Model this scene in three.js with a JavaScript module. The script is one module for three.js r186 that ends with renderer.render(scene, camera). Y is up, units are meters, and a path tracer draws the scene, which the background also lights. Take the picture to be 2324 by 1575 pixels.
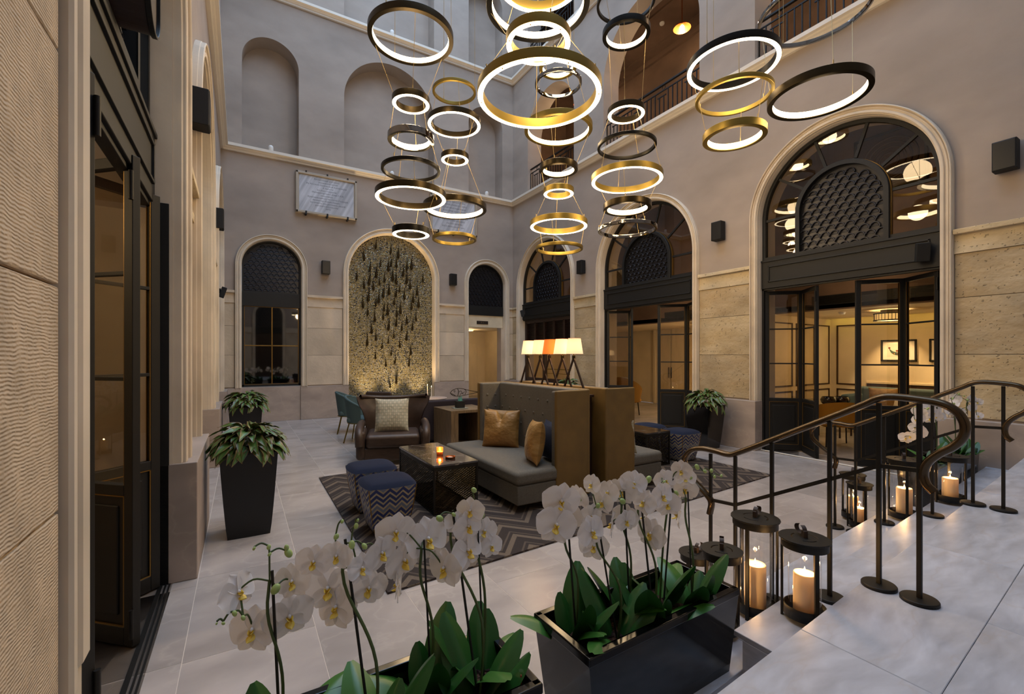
import * as THREE from 'three';
import { RoundedBoxGeometry } from 'three/addons/geometries/RoundedBoxGeometry.js';
import { mergeGeometries } from 'three/addons/utils/BufferGeometryUtils.js';
import { RectAreaLightUniformsLib } from 'three/addons/lights/RectAreaLightUniformsLib.js';
RectAreaLightUniformsLib.init();

// ---------------------------------------------------------------- camera, sky, exposure
const scene = new THREE.Scene();
const camera = new THREE.PerspectiveCamera(2 * Math.atan(787.5 / 1020) * 180 / Math.PI, 2324 / 1575, 0.05, 80);
camera.position.set(0, 1.62, 0);
camera.rotation.y = -Math.atan(614 / 1020);
camera.setViewOffset(2324, 1575, 0, -20.5, 2324, 1575);
scene.add(camera);
const renderer = new THREE.WebGLRenderer({ antialias: true });
renderer.toneMapping = THREE.LinearToneMapping;
renderer.toneMappingExposure = 1.18;
renderer.shadowMap.enabled = true;
scene.background = new THREE.Color().setRGB(0.55, 0.72, 1.0);
scene.backgroundIntensity = 1.0;
// daylight falling through the glazed courtyard roof
const skylight = new THREE.RectAreaLight(new THREE.Color().setRGB(0.52, 0.75, 1.1), 2.75, 7.2, 13.5);
skylight.position.set(3.65, 14.3, -5.5); skylight.lookAt(3.65, 0, -5.5); skylight.castShadow = true; scene.add(skylight);
const WARM = new THREE.Color().setRGB(1.0, 0.71, 0.39), CANDLE = new THREE.Color().setRGB(1.0, 0.55, 0.2);
const RING_CD = 1.25, LAMP_CD = 0.22, CANDLE_CD = 0.16;

// ---------------------------------------------------------------- random, noise, textures
let seed = 12345;
function rnd() { seed = (seed * 1664525 + 1013904223) >>> 0; return seed / 4294967296; }
const rr = (a, b) => a + (b - a) * rnd();
function hash(x, y, s) { let h = Math.imul(x, 374761393) ^ Math.imul(y, 668265263) ^ Math.imul(s, 1274126177); h = Math.imul(h ^ (h >>> 13), 1274126177); return ((h ^ (h >>> 16)) >>> 0) / 4294967296; }
function vn(x, y, p, q, s) {
  const x0 = Math.floor(x), y0 = Math.floor(y), fx = x - x0, fy = y - y0, ux = fx * fx * (3 - 2 * fx), uy = fy * fy * (3 - 2 * fy);
  const a = ((x0 % p) + p) % p, b = (a + 1) % p, c = ((y0 % q) + q) % q, d = (c + 1) % q;
  const t = hash(a, c, s) * (1 - ux) + hash(b, c, s) * ux, w = hash(a, d, s) * (1 - ux) + hash(b, d, s) * ux;
  return t * (1 - uy) + w * uy;
}
function fbm(u, v, p, q, oct, s) { let t = 0, a = 0.5, n = 0; for (let o = 0; o < oct; o++) { t += a * vn(u * p, v * q, p, q, s + o); n += a; a *= 0.5; p *= 2; q *= 2; } return t / n; }
function dtex(n, fn, srgb = true) {
  const d = new Uint8Array(n * n * 4);
  for (let j = 0; j < n; j++) for (let i = 0; i < n; i++) {
    const c = fn(i / n, j / n), k = (j * n + i) * 4;
    if (typeof c === 'number') d[k] = d[k + 1] = d[k + 2] = Math.max(0, Math.min(255, c * 255));
    else for (let m = 0; m < 3; m++) d[k + m] = Math.max(0, Math.min(255, c[m]));
    d[k + 3] = 255;
  }
  const t = new THREE.DataTexture(d, n, n); t.wrapS = t.wrapT = THREE.RepeatWrapping; t.magFilter = THREE.LinearFilter; t.minFilter = THREE.LinearMipmapLinearFilter; t.generateMipmaps = true;
  if (srgb) t.colorSpace = THREE.SRGBColorSpace; t.needsUpdate = true; return t;
}
function ctex(w, h, draw) { const c = document.createElement('canvas'); c.width = w; c.height = h; const g = c.getContext('2d'); draw(g, w, h); const t = new THREE.CanvasTexture(c); t.colorSpace = THREE.SRGBColorSpace; t.wrapS = t.wrapT = THREE.RepeatWrapping; return t; }
const tone = (c, f) => [c[0] * f, c[1] * f, c[2] * f], mix = (a, b, t) => [a[0] + (b[0] - a[0]) * t, a[1] + (b[1] - a[1]) * t, a[2] + (b[2] - a[2]) * t];

const T = {};
T.plaster = dtex(512, (u, v) => tone([164, 150, 137], 0.9 + 0.2 * fbm(u, v, 3, 5, 6, 11)));
T.plasterB = dtex(512, (u, v) => fbm(u, v, 6, 6, 6, 19), false);
T.stone = dtex(512, (u, v) => { const n = fbm(u, v, 4, 4, 6, 31), m = fbm(u, v, 3, 9, 4, 37), pit = fbm(u, v, 60, 60, 2, 41) > 0.8 ? 0.8 : 1; return tone(mix([210, 197, 170], [194, 172, 132], m), (0.86 + 0.26 * n) * pit); });
T.stoneB = dtex(512, (u, v) => { const n = fbm(u, v, 24, 30, 4, 43), p = fbm(u, v, 60, 60, 2, 41); return 0.7 * n + (p > 0.8 ? -0.3 : 0) + 0.3 * fbm(u, v, 5, 5, 3, 47); }, false);
T.toolB = dtex(512, (u, v) => 0.5 + 0.34 * Math.sin(2 * Math.PI * (v * 34 + 1.4 * fbm(u, v, 6, 6, 3, 53))) * fbm(u, v, 40, 10, 2, 57) + 0.4 * (fbm(u, v, 26, 26, 4, 59) - 0.5), false);
T.lime = dtex(256, (u, v) => tone([222, 207, 184], 0.9 + 0.18 * fbm(u, v, 4, 3, 5, 61)));
T.marble = dtex(1024, (u, v) => { const w = fbm(u, v, 4, 4, 5, 71), n = fbm(u + 0.12 * w, v + 0.15 * w, 3, 8, 6, 73), r = 1 - Math.abs(2 * fbm(u + 0.1 * w, v, 5, 7, 5, 79) - 1); const vein = Math.pow(r, 26); return mix(tone([180, 172, 167], 0.88 + 0.24 * n), [206, 198, 190], vein * 0.35); });
T.marble2 = dtex(1024, (u, v) => { const w = fbm(u, v, 3, 5, 5, 81), n = 0.45 * fbm(u + 0.1 * w, v + 0.2 * w, 4, 14, 6, 83) + 0.55 * fbm(u + 0.05 * w, v + 0.1 * w, 12, 48, 5, 87), r = 1 - Math.abs(2 * fbm(u + 0.14 * w, v + 0.06 * w, 4, 12, 5, 89) - 1); const vein = Math.pow(r, 30); return mix(tone([184, 185, 191], 0.78 + 0.42 * n), [170, 154, 142], vein * 0.22); });
T.wave = dtex(512, (u, v) => fbm(u, v, 5, 5, 5, 97), false);
T.dark = dtex(512, (u, v) => { const w = fbm(u, v, 4, 4, 5, 101), r = 1 - Math.abs(2 * fbm(u + 0.2 * w, v + 0.2 * w, 4, 4, 5, 103) - 1); return mix(tone([44, 37, 33], 0.6 + 0.8 * w), [196, 186, 172], Math.pow(r, 44) * 0.8); });
T.tweed = dtex(512, (u, v) => { const k = (Math.floor(u * 256) + Math.floor(v * 256)) % 4 < 2; return tone(k ? [124, 121, 113] : [62, 61, 58], 0.72 + 0.5 * fbm(u, v, 64, 64, 2, 107)); });
T.gold = dtex(256, (u, v) => tone([106, 83, 40], 0.9 + 0.2 * fbm(u, v, 8, 8, 5, 109)));
T.silk = dtex(256, (u, v) => tone([138, 106, 56], 0.93 + 0.14 * fbm(u, v, 10, 40, 4, 113)));
T.crease = dtex(256, (u, v) => fbm(u, v, 3, 4, 4, 127), false);
T.wood = dtex(512, (u, v) => { const g = fbm(u, v, 40, 3, 4, 131), w = fbm(u, v, 140, 6, 2, 137); return tone(mix([132, 112, 84], [84, 68, 48], g), 0.8 + 0.4 * w); });
T.leather = dtex(256, (u, v) => tone([58, 44, 36], 0.75 + 0.5 * fbm(u, v, 12, 12, 5, 139)));
T.bark = dtex(256, (u, v) => mix([44, 26, 18], [110, 74, 52], Math.pow(fbm(u, v, 16, 16, 4, 149), 2) * 1.6));
T.brown = dtex(256, (u, v) => tone([126, 102, 84], 0.82 + 0.36 * fbm(u, v, 4, 5, 6, 151)));
T.cream = dtex(256, (u, v) => tone([220, 204, 174], 0.96 + 0.08 * fbm(u, v, 6, 6, 4, 157)));
function zig(g, w, h, per, amp, cols, widths, dir = 1) { // chevron bands across a canvas
  let y = -amp * 2; let k = 0;
  while (y < h + amp * 2) { const t = widths[k % widths.length]; g.fillStyle = cols[k % cols.length]; g.beginPath(); g.moveTo(0, y + amp);
    for (let x = 0, s = 0; x <= w; x += per / 2, s++) g.lineTo(x, y + (s % 2 ? 0 : amp)); for (let x = w, s = Math.round(w / (per / 2)); x >= 0; x -= per / 2, s--) g.lineTo(x, y + t + 1 + (s % 2 ? 0 : amp)); g.closePath(); g.fill(); y += t; k++; }
}
T.chev = ctex(512, 512, (g, w, h) => { g.fillStyle = '#a0977f'; g.fillRect(0, 0, w, h); zig(g, w, h, 128, 56, ['#22346a', '#a0977f', '#2b3d74', '#aaa088', '#66738c', '#988f7a', '#20316a', '#a49a82'], [34, 22, 30, 22, 32, 20, 34, 22]); });
T.rug = ctex(1024, 1024, (g, w, h) => {
  g.fillStyle = '#322b29'; g.fillRect(0, 0, w, h);
  const band = (y, t, c) => { g.strokeStyle = c; g.lineWidth = t; g.lineJoin = 'miter'; g.miterLimit = 12; g.beginPath(); for (let x = -256, s = 0; x <= w + 256; x += 128, s++) g[s ? 'lineTo' : 'moveTo'](x, y + (s % 2 ? 0 : 150)); g.stroke(); };
  for (let k = -2; k < 9; k++) { band(k * 128 - 10, 22, '#675b4f'); band(k * 128 + 34, 8, '#544a42'); }
  const id = g.getImageData(0, 0, w, h); for (let i = 0; i < w * h; i++) { const f = 0.86 + 0.28 * hash(i % w, (i / w) | 0, 5); for (let m = 0; m < 3; m++) id.data[i * 4 + m] *= f; } g.putImageData(id, 0, 0);
});
T.check = ctex(256, 256, (g, w, h) => { g.fillStyle = '#a9a797'; g.fillRect(0, 0, w, h); for (let i = 0; i < 16; i++) for (let j = 0; j < 11; j++) { g.fillStyle = (i * 3 + j) % 2 ? '#a5a595' : '#b4b09f'; g.fillRect(i * 16, j * 23.3, 16, 23.3); g.fillStyle = '#86877b'; g.fillRect(i * 16, j * 23.3 + 20, 16, 3); g.fillRect(i * 16 + 14, j * 23.3, 2, 23.3); } });

// ---------------------------------------------------------------- materials
function std(o) { const m = new THREE.MeshStandardMaterial(o); return m; }
function phy(o) { return new THREE.MeshPhysicalMaterial(o); }
const M = {
  plaster: std({ map: T.plaster, bumpMap: T.plasterB, bumpScale: 0.006, roughness: 0.9 }),
  niche: std({ map: T.plaster, bumpMap: T.plasterB, bumpScale: 0.006, roughness: 0.9 }),
  ledge: std({ color: '#e2d8c8', roughness: 0.7 }),
  stone: std({ map: T.stone, bumpMap: T.stoneB, bumpScale: 0.012, roughness: 0.92 }),
  stone2: std({ map: T.stone, color: '#f2ede4', bumpMap: T.stoneB, bumpScale: 0.012, roughness: 0.92 }),
  pale: std({ map: T.lime, color: '#f2efec', bumpMap: T.stoneB, bumpScale: 0.006, roughness: 0.9 }),
  pale2: std({ map: T.lime, color: '#e6e3df', bumpMap: T.stoneB, bumpScale: 0.006, roughness: 0.9 }),
  stone3: std({ map: T.stone, color: '#e6e0d8', bumpMap: T.stoneB, bumpScale: 0.012, roughness: 0.92 }),
  tooled: std({ map: T.lime, color: '#efe4d6', bumpMap: T.toolB, bumpScale: 0.004, roughness: 0.95 }),
  lime: std({ map: T.lime, bumpMap: T.plasterB, bumpScale: 0.003, roughness: 0.8 }),
  plinth: std({ map: T.marble, color: '#ece2d8', roughness: 0.55 }),
  tile: [1, 0.94, 0.87].map((f) => std({ map: T.marble, color: new THREE.Color(f, f * 0.99, f * 0.98), roughness: 0.24, bumpMap: T.wave, bumpScale: 0.0025 })),
  grout: std({ color: '#d8cdc0', roughness: 0.9 }),
  groutDark: std({ color: '#7c746c', roughness: 0.9 }),
  slab: [1, 0.965].map((f) => std({ map: T.marble2, color: new THREE.Color(f, f, f), roughness: 0.3, bumpMap: T.wave, bumpScale: 0.002 })),
  iron: std({ color: '#171512', roughness: 0.5, metalness: 0.35 }),
  ironDoor: std({ color: '#0a0907', roughness: 0.6, metalness: 0 }),
  scale: std({ color: '#2b2b30', roughness: 0.32, metalness: 0.5 }),
  blackMatte: std({ color: '#0b0b0b', roughness: 0.7 }),
  goldBead: std({ color: '#8a6b35', roughness: 0.4, metalness: 0.8 }),
  bronze: std({ color: '#3a3120', roughness: 0.32, metalness: 0.9 }),
  brass: std({ color: '#8f7a3c', roughness: 0.4, metalness: 0.9 }),
  ringBlack: std({ color: '#17140f', roughness: 0.35, metalness: 0.7 }),
  chrome: std({ color: '#8d8a86', roughness: 0.06, metalness: 1 }),
  railBronze: std({ color: '#4f4130', roughness: 0.24, metalness: 0.85 }),
  wire: std({ color: '#b09a6a', roughness: 0.4, metalness: 0.6 }),
  glass: phy({ color: '#e6dcc8', transmission: 1, thickness: 0, roughness: 0.0, ior: 1.75, metalness: 0 }),
  mirror: std({ color: '#6c6c6c', roughness: 0.03, metalness: 1 }),
  clear: phy({ color: '#ffffff', transmission: 1, thickness: 0, roughness: 0.0, ior: 1.45 }),
  potGloss: phy({ color: '#070708', roughness: 0.12 }),
  potSatin: std({ color: '#0a0b0d', roughness: 0.4 }),
  tweed: std({ map: T.tweed, roughness: 0.95 }),
  gold: std({ map: T.gold, roughness: 0.62, bumpMap: T.plasterB, bumpScale: 0.002 }),
  silk: phy({ map: T.silk, roughness: 0.5, sheen: 0.6, sheenRoughness: 0.4, sheenColor: new THREE.Color(1, 0.85, 0.55), bumpMap: T.crease, bumpScale: 0.03 }),
  navy: phy({ color: '#0f1930', roughness: 0.85, sheen: 0.7, sheenRoughness: 0.5, sheenColor: new THREE.Color(0.35, 0.45, 0.7) }),
  chev: std({ map: T.chev, roughness: 0.6 }),
  rug: std({ map: T.rug, roughness: 1 }),
  check: std({ map: T.check, roughness: 0.95, bumpMap: T.crease, bumpScale: 0.02 }),
  darkMarble: phy({ map: T.dark, roughness: 0.14, clearcoat: 0.6 }),
  leather: phy({ map: T.leather, roughness: 0.5, clearcoat: 0.15, clearcoatRoughness: 0.5 }),
  velvet: std({ color: '#241d26', roughness: 0.9 }),
  teal: phy({ color: '#465c5e', roughness: 0.75, sheen: 0.4, sheenRoughness: 0.5 }),
  wood: std({ map: T.wood, roughness: 0.45 }),
  woodDark: std({ map: T.wood, color: '#5a463a', roughness: 0.5 }),
  walnut: std({ color: '#2c1a13', roughness: 0.45 }),
  leaf: std({ vertexColors: true, roughness: 0.35, side: THREE.DoubleSide }),
  orchLeaf: phy({ color: '#24541f', roughness: 0.38, clearcoat: 0.08, clearcoatRoughness: 0.3, side: THREE.DoubleSide }),
  orchLeaf2: phy({ color: '#396c28', roughness: 0.38, clearcoat: 0.08, clearcoatRoughness: 0.3, side: THREE.DoubleSide }),
  petal: phy({ color: '#ebe7e6', roughness: 0.6, transmission: 0.22, thickness: 0, side: THREE.DoubleSide }),
  lip: std({ color: '#e2c14a', roughness: 0.5, side: THREE.DoubleSide }),
  bud: std({ color: '#9db36a', roughness: 0.5 }),
  stem: std({ color: '#3d4f24', roughness: 0.5 }),
  bark: std({ map: T.bark, roughness: 1, bumpMap: T.stoneB, bumpScale: 0.02 }),
  wax: phy({ color: '#f0dcb8', roughness: 0.45, transmission: 0.15, thickness: 0 }),
  white: std({ color: '#e8e4dc', roughness: 0.6 }),
  candleWhite: std({ color: '#f1ece2', roughness: 0.5 }),
  wick: std({ color: '#1a1208', roughness: 1 }),
  flame: std({ color: '#000000', emissive: new THREE.Color(1, 0.72, 0.32), emissiveIntensity: 9 }),
  strip: std({ color: '#fff1d6', emissive: new THREE.Color(1, 0.80, 0.50), emissiveIntensity: 8, roughness: 0.6 }),
  shadeW: phy({ color: '#f4e6cc', roughness: 1, transmission: 0.1, thickness: 0, emissive: new THREE.Color(1, 0.74, 0.42), emissiveIntensity: 0.3 }),
  shadeO: phy({ color: '#d0702a', roughness: 1, transmission: 0.1, thickness: 0, emissive: new THREE.Color(1, 0.36, 0.06), emissiveIntensity: 0.25 }),
  cream: std({ map: T.cream, roughness: 0.75 }),
  brown: std({ map: T.brown, color: '#e6e0dc', roughness: 0.8, bumpMap: T.plasterB, bumpScale: 0.006 }),
  woodTrim: std({ color: '#3a2416', roughness: 0.45 }),
  mustard: phy({ color: '#b07c22', roughness: 0.8, sheen: 0.4 }),
  blueSofa: std({ color: '#50636a', roughness: 0.9 }),
  vase: phy({ color: '#160709', roughness: 0.12, clearcoat: 1 }),
  cove: std({ color: '#fff0b0', emissive: new THREE.Color(1, 0.72, 0.10), emissiveIntensity: 2.2 }),
  bulb: std({ color: '#fff0c8', emissive: new THREE.Color(1, 0.74, 0.36), emissiveIntensity: 9 }),
  copper: std({ color: '#a35a2c', roughness: 0.35, metalness: 0.8 }),
};

// ---------------------------------------------------------------- geometry helpers
const V = (x, y, z) => new THREE.Vector3(x, y, z);
const flat = (g) => { const n = g.index ? g.toNonIndexed() : g; for (const k of Object.keys(n.attributes)) if (!['position', 'normal', 'uv', 'color'].includes(k)) n.deleteAttribute(k); return n; };
function mrg(list) { list = list.flat().map(flat); const hasC = list.every((g) => g.attributes.color); if (!hasC) list.forEach((g) => g.deleteAttribute('color')); return list.length === 1 ? list[0] : mergeGeometries(list); }
function bx(w, h, d, x = 0, y = 0, z = 0, ry = 0) { const g = new THREE.BoxGeometry(w, h, d); if (ry) g.rotateY(ry); return g.translate(x, y, z); }
function rb(w, h, d, r, x = 0, y = 0, z = 0, seg = 2) { return new RoundedBoxGeometry(w, h, d, seg, r).translate(x, y, z); }
function b2(x0, x1, y0, y1, z0, z1) { return bx(Math.abs(x1 - x0), Math.abs(y1 - y0), Math.abs(z1 - z0), (x0 + x1) / 2, (y0 + y1) / 2, (z0 + z1) / 2); }
function r2(x0, x1, y0, y1, z0, z1, r = 0.01) { return rb(Math.abs(x1 - x0), Math.abs(y1 - y0), Math.abs(z1 - z0), r, (x0 + x1) / 2, (y0 + y1) / 2, (z0 + z1) / 2); }
function cy(r0, r1, h, x = 0, y = 0, z = 0, n = 24, open = false) { return new THREE.CylinderGeometry(r1, r0, h, n, 1, open).translate(x, y + h / 2, z); }
function tube(pts, r, n = 24, rad = 6, closed = false, tens = 0.5) { return new THREE.TubeGeometry(new THREE.CatmullRomCurve3(pts.map((p) => p.isVector3 ? p : V(...p)), closed, 'catmullrom', tens), n, r, rad, closed); }
function bar(a, b, w, d = w) { a = V(...a); b = V(...b); const l = a.distanceTo(b), g = new THREE.BoxGeometry(w, d, l); g.lookAt(b.clone().sub(a)); return g.translate((a.x + b.x) / 2, (a.y + b.y) / 2, (a.z + b.z) / 2); }
function lathe(pts, n = 32) { return new THREE.LatheGeometry(pts.map((p) => new THREE.Vector2(p[0], p[1])), n); }
function uvm(g, s = 1, ou = 0, ov = 0) { // uv in metres / s, by the way each face points
  g = flat(g); const p = g.attributes.position, n = g.attributes.normal, uv = new Float32Array(p.count * 2);
  for (let i = 0; i < p.count; i += 3) {
    const ax = Math.abs(n.getX(i) + n.getX(i + 1) + n.getX(i + 2)), ay = Math.abs(n.getY(i) + n.getY(i + 1) + n.getY(i + 2)), az = Math.abs(n.getZ(i) + n.getZ(i + 1) + n.getZ(i + 2));
    for (let k = i; k < i + 3; k++) { const x = p.getX(k), y = p.getY(k), z = p.getZ(k); let a, b; if (ay >= ax && ay >= az) { a = x; b = z; } else if (ax >= az) { a = z; b = y; } else { a = x; b = y; } uv[2 * k] = a / s + ou; uv[2 * k + 1] = b / s + ov; }
  }
  g.setAttribute('uv', new THREE.BufferAttribute(uv, 2)); return g;
}
function extr(shape, depth, bevel = 0, cs = 24) { return new THREE.ExtrudeGeometry(shape, { depth, bevelEnabled: bevel > 0, bevelThickness: bevel, bevelSize: bevel, bevelOffset: -bevel, bevelSegments: 1, curveSegments: cs }); }
function arch(P, c, r, y0, sp) { P.moveTo(c - r, y0); P.lineTo(c - r, sp); P.absarc(c, sp, r, Math.PI, 0, true); P.lineTo(c + r, y0); P.closePath(); return P; }
function patch(nu, nv, fn, col) { // grid surface; fn(u in 0..1, v in -1..1) -> [x,y,z]
  const pos = [], c = [], idx = [], uv = [];
  for (let i = 0; i <= nu; i++) for (let j = 0; j <= nv; j++) { const u = i / nu, v = -1 + 2 * j / nv; pos.push(...fn(u, v)); uv.push(j / nv, u); if (col) c.push(...col(u, v)); }
  for (let i = 0; i < nu; i++) for (let j = 0; j < nv; j++) { const a = i * (nv + 1) + j; idx.push(a, a + 1, a + nv + 1, a + 1, a + nv + 2, a + nv + 1); }
  const g = new THREE.BufferGeometry(); g.setAttribute('position', new THREE.Float32BufferAttribute(pos, 3)); g.setAttribute('uv', new THREE.Float32BufferAttribute(uv, 2)); if (col) g.setAttribute('color', new THREE.Float32BufferAttribute(c, 3)); g.setIndex(idx); g.computeVertexNormals(); return g;
}

// ---------------------------------------------------------------- scene graph helpers
const used = {};
function numbered(n) { used[n] = (used[n] || 0) + 1; return used[n] === 1 ? n : n + '_' + String(used[n] - 1).padStart(3, '0'); }
function shade(o) { o.castShadow = true; o.receiveShadow = true; return o; }
function part(name, geos, mat, parent, label) { const m = shade(new THREE.Mesh(Array.isArray(geos) ? mrg(geos) : geos, mat)); m.name = name; parent.add(m); if (label) m.userData.label = label; return m; }
function thing(name, label, category, p = [0, 0, 0], turn = 0, group) { const o = new THREE.Group(); o.name = numbered(name); o.position.set(...p); o.rotation.y = turn; o.userData = { label, category }; if (group) o.userData.group = group; scene.add(o); return o; }
function one(name, geos, mat, label, category, group) { const m = part(numbered(name), geos, mat, scene); m.userData = { label, category }; if (group) m.userData.group = group; return m; }
function struct(name, geos, mat, label) { const m = part(name, geos, mat, scene); m.userData = { kind: 'structure' }; if (label) m.userData.label = label; return m; }
function sgroup(name, label) { const g = new THREE.Group(); g.name = name; g.userData = { kind: 'structure' }; if (label) g.userData.label = label; scene.add(g); return g; }
function plight(parent, color, cd, x, y, z, radius = 1, dist = 0) { const l = new THREE.PointLight(color, cd, dist, 2); l.position.set(x, y, z); l.castShadow = true; l.shadow.radius = radius; parent.add(l); return l; }
// ================================================================ ARCHITECTURE
const XL = -0.42, XR = 7.62, ZB = -12.6, ZF = 2.6, TOP = 14.2, TH = 0.5;
const side = (g, x) => g.rotateY(Math.PI / 2).translate(x, 0, 0); // (a = -z, y, depth) -> world, depth along +x from x
const holes = (pts, list, lowest = -0.02) => { const s = new THREE.Shape(); s.moveTo(pts[0], lowest); s.lineTo(pts[1], lowest); s.lineTo(pts[1], TOP); s.lineTo(pts[0], TOP); s.closePath(); for (const [c, r, y0, sp] of list) s.holes.push(arch(new THREE.Path(), c, r, y0, sp)); return s; };
// openings: [centre, inner radius, spring height, outer trim radius]
const RA = [[-3.255, 1.175, 3.93, 1.30], [-7.04, 1.32, 3.70, 1.45], [-10.82, 1.30, 3.74, 1.42]];
const LA = [[-2.79, 1.205, 3.88, 1.43], [-6.60, 1.22, 3.85, 1.37], [-10.38, 1.22, 3.85, 1.37]];
const BA = [[0.655, 0.655, 3.82, 0.79], [3.67, 1.21, 3.83, 1.36], [6.65, 0.65, 3.87, 0.79]];
const UR = [[-10.58, 1.13, 8.3], [-6.95, 1.35, 8.28], [-3.2, 1.30, 8.28]];
const UB = [[0.63, 0.62, 8.85], [3.62, 1.27, 8.55], [6.62, 0.60, 8.87]];

const wallR = struct('wall_right', uvm(side(extr(holes([-ZF, 12.6], [...RA.map((a) => [-a[0], a[1], 0, a[2]]), ...UR.map((a) => [-a[0], a[1], 6.62, a[2]]), ...UR.map((a) => [-a[0], a[1], 10.62, a[2] + 4])]), TH), XR), 2.5), M.plaster, 'taupe plaster courtyard wall with three tall glazed arches');
const wallL = struct('wall_left', uvm(side(extr(holes([-ZF, 12.6], [...LA.map((a) => [-a[0], a[1], 0, a[2]])]), TH), XL - TH), 2.5), M.plaster, 'taupe plaster courtyard wall with the stone framed folding doors');
const wallB = struct('wall_back', uvm(extr(holes([XL, XR], [[BA[0][0], BA[0][1], 0.86, BA[0][2]], [BA[1][0], BA[1][1], 0, BA[1][2]], [BA[2][0], BA[2][1], 0, BA[2][2]], ...UB.map((a) => [a[0], a[1], 6.62, a[2]]), ...UB.map((a) => [a[0], a[1], 10.62, a[2] + 3.9])]), TH).translate(0, 0, ZB - TH), 2.5), M.plaster, 'taupe plaster end wall with the mosaic arch');
struct('wall_front', uvm(b2(XL - TH, XR + TH, -0.02, TOP, ZF, ZF + 0.3), 2.5), M.plaster);
{ const g = []; for (const st of [0, 1]) for (const a of UB) g.push(b2(a[0] - a[1] - 0.1, a[0] + a[1] + 0.1, 6.5 + 4 * st, a[2] + a[1] + 0.2 + 3.9 * st, ZB - TH - 0.02, ZB - TH + 0.02)); struct('wall_niche', uvm(mrg(g), 2.5), M.niche, 'flat plaster backs of the round headed wall niches'); }

// ledges that run round the courtyard under the upper storeys
for (const [k, y] of [[0, 6.5], [1, 10.46]]) {
  const prof = new THREE.Shape(); [[-0.1, 0], [0.05, 0], [0.06, 0.035], [0.09, 0.05], [0.10, 0.075], [0.15, 0.085], [0.15, 0.15], [-0.1, 0.15]].forEach((p, i) => prof[i ? 'lineTo' : 'moveTo'](p[0], p[1] + y));
  const along = (len) => new THREE.ExtrudeGeometry(prof, { depth: len, bevelEnabled: false });
  const L = 12.6 + ZF;
  struct('trim_' + (1 + k * 3), along(L).translate(XL, 0, ZB), M.ledge, 'pale stone ledge on the left wall');
  struct('trim_' + (2 + k * 3), along(L).rotateY(Math.PI).translate(XR, 0, ZF), M.ledge, 'pale stone ledge on the right wall');
  struct('trim_' + (3 + k * 3), along(XR - XL).rotateY(-Math.PI / 2).translate(XR, 0, ZB), M.ledge, 'pale stone ledge on the end wall');
}

// moulded stone architraves round the arches (three steps)
function architrave(c, ri, ro, sp, y0) {
  const lay = [[ri, ro, 0.05], [ri + 0.012, ri + (ro - ri) * 0.38, 0.075], [ri + (ro - ri) * 0.55, ri + (ro - ri) * 0.72, 0.068], [ri + (ro - ri) * 0.8, ro - 0.006, 0.09]];
  return lay.map(([a, b, d]) => { const s = new THREE.Shape(); s.moveTo(c - b, y0); s.lineTo(c - b, sp); s.absarc(c, sp, b, Math.PI, 0, true); s.lineTo(c + b, y0); s.lineTo(c + a, y0); s.lineTo(c + a, sp); s.absarc(c, sp, a, 0, Math.PI, false); s.lineTo(c - a, y0); s.closePath(); return extr(s, d, 0.008, 40); });
}
let tn = 7;
RA.forEach((a) => struct('trim_' + tn++, uvm(mrg(architrave(a[0], a[1], a[3], a[2], 0.85)).rotateY(-Math.PI / 2).translate(XR, 0, 0), 1.2), M.lime, 'moulded limestone surround of an arch in the right wall'));
LA.forEach((a) => struct('trim_' + tn++, uvm(side(mrg(architrave(-a[0], a[1], a[3], a[2], 0.85)), XL), 1.2), M.lime, 'moulded limestone surround of an arch in the left wall'));
BA.forEach((a) => struct('trim_' + tn++, uvm(mrg(architrave(a[0], a[1], a[3], a[2], 0.85)).translate(0, 0, ZB), 1.2), M.lime, 'moulded limestone surround of an arch in the end wall'));
// reveals of the right and left arches (stone lining)
function lining(c, r, sp, depth, y0 = 0) { const s = new THREE.Shape(); const R = r + 0.02; s.moveTo(c - R, y0); s.lineTo(c - R, sp); s.absarc(c, sp, R, Math.PI, 0, true); s.lineTo(c + R, y0); s.lineTo(c + r, y0); s.lineTo(c + r, sp); s.absarc(c, sp, r, 0, Math.PI, false); s.lineTo(c - r, y0); s.closePath(); return extr(s, depth, 0, 40); }
RA.forEach((a) => struct('trim_' + tn++, uvm(side(lining(-a[0], a[1] - 0.005, a[2], 0.16), XR + 0.002), 1.2), M.lime, 'limestone lining of an arch'));
LA.forEach((a) => struct('trim_' + tn++, uvm(side(lining(-a[0], a[1] - 0.005, a[2], 0.2), XL - 0.202), 1.2), M.lime, 'limestone lining of an arch'));
BA.forEach((a, i) => struct('trim_' + tn++, uvm(lining(a[0], a[1] - 0.005, a[2], 0.22, i ? 0 : 0.86).translate(0, 0, ZB - 0.222), 1.2), M.lime, 'limestone lining of an arch'));

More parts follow.
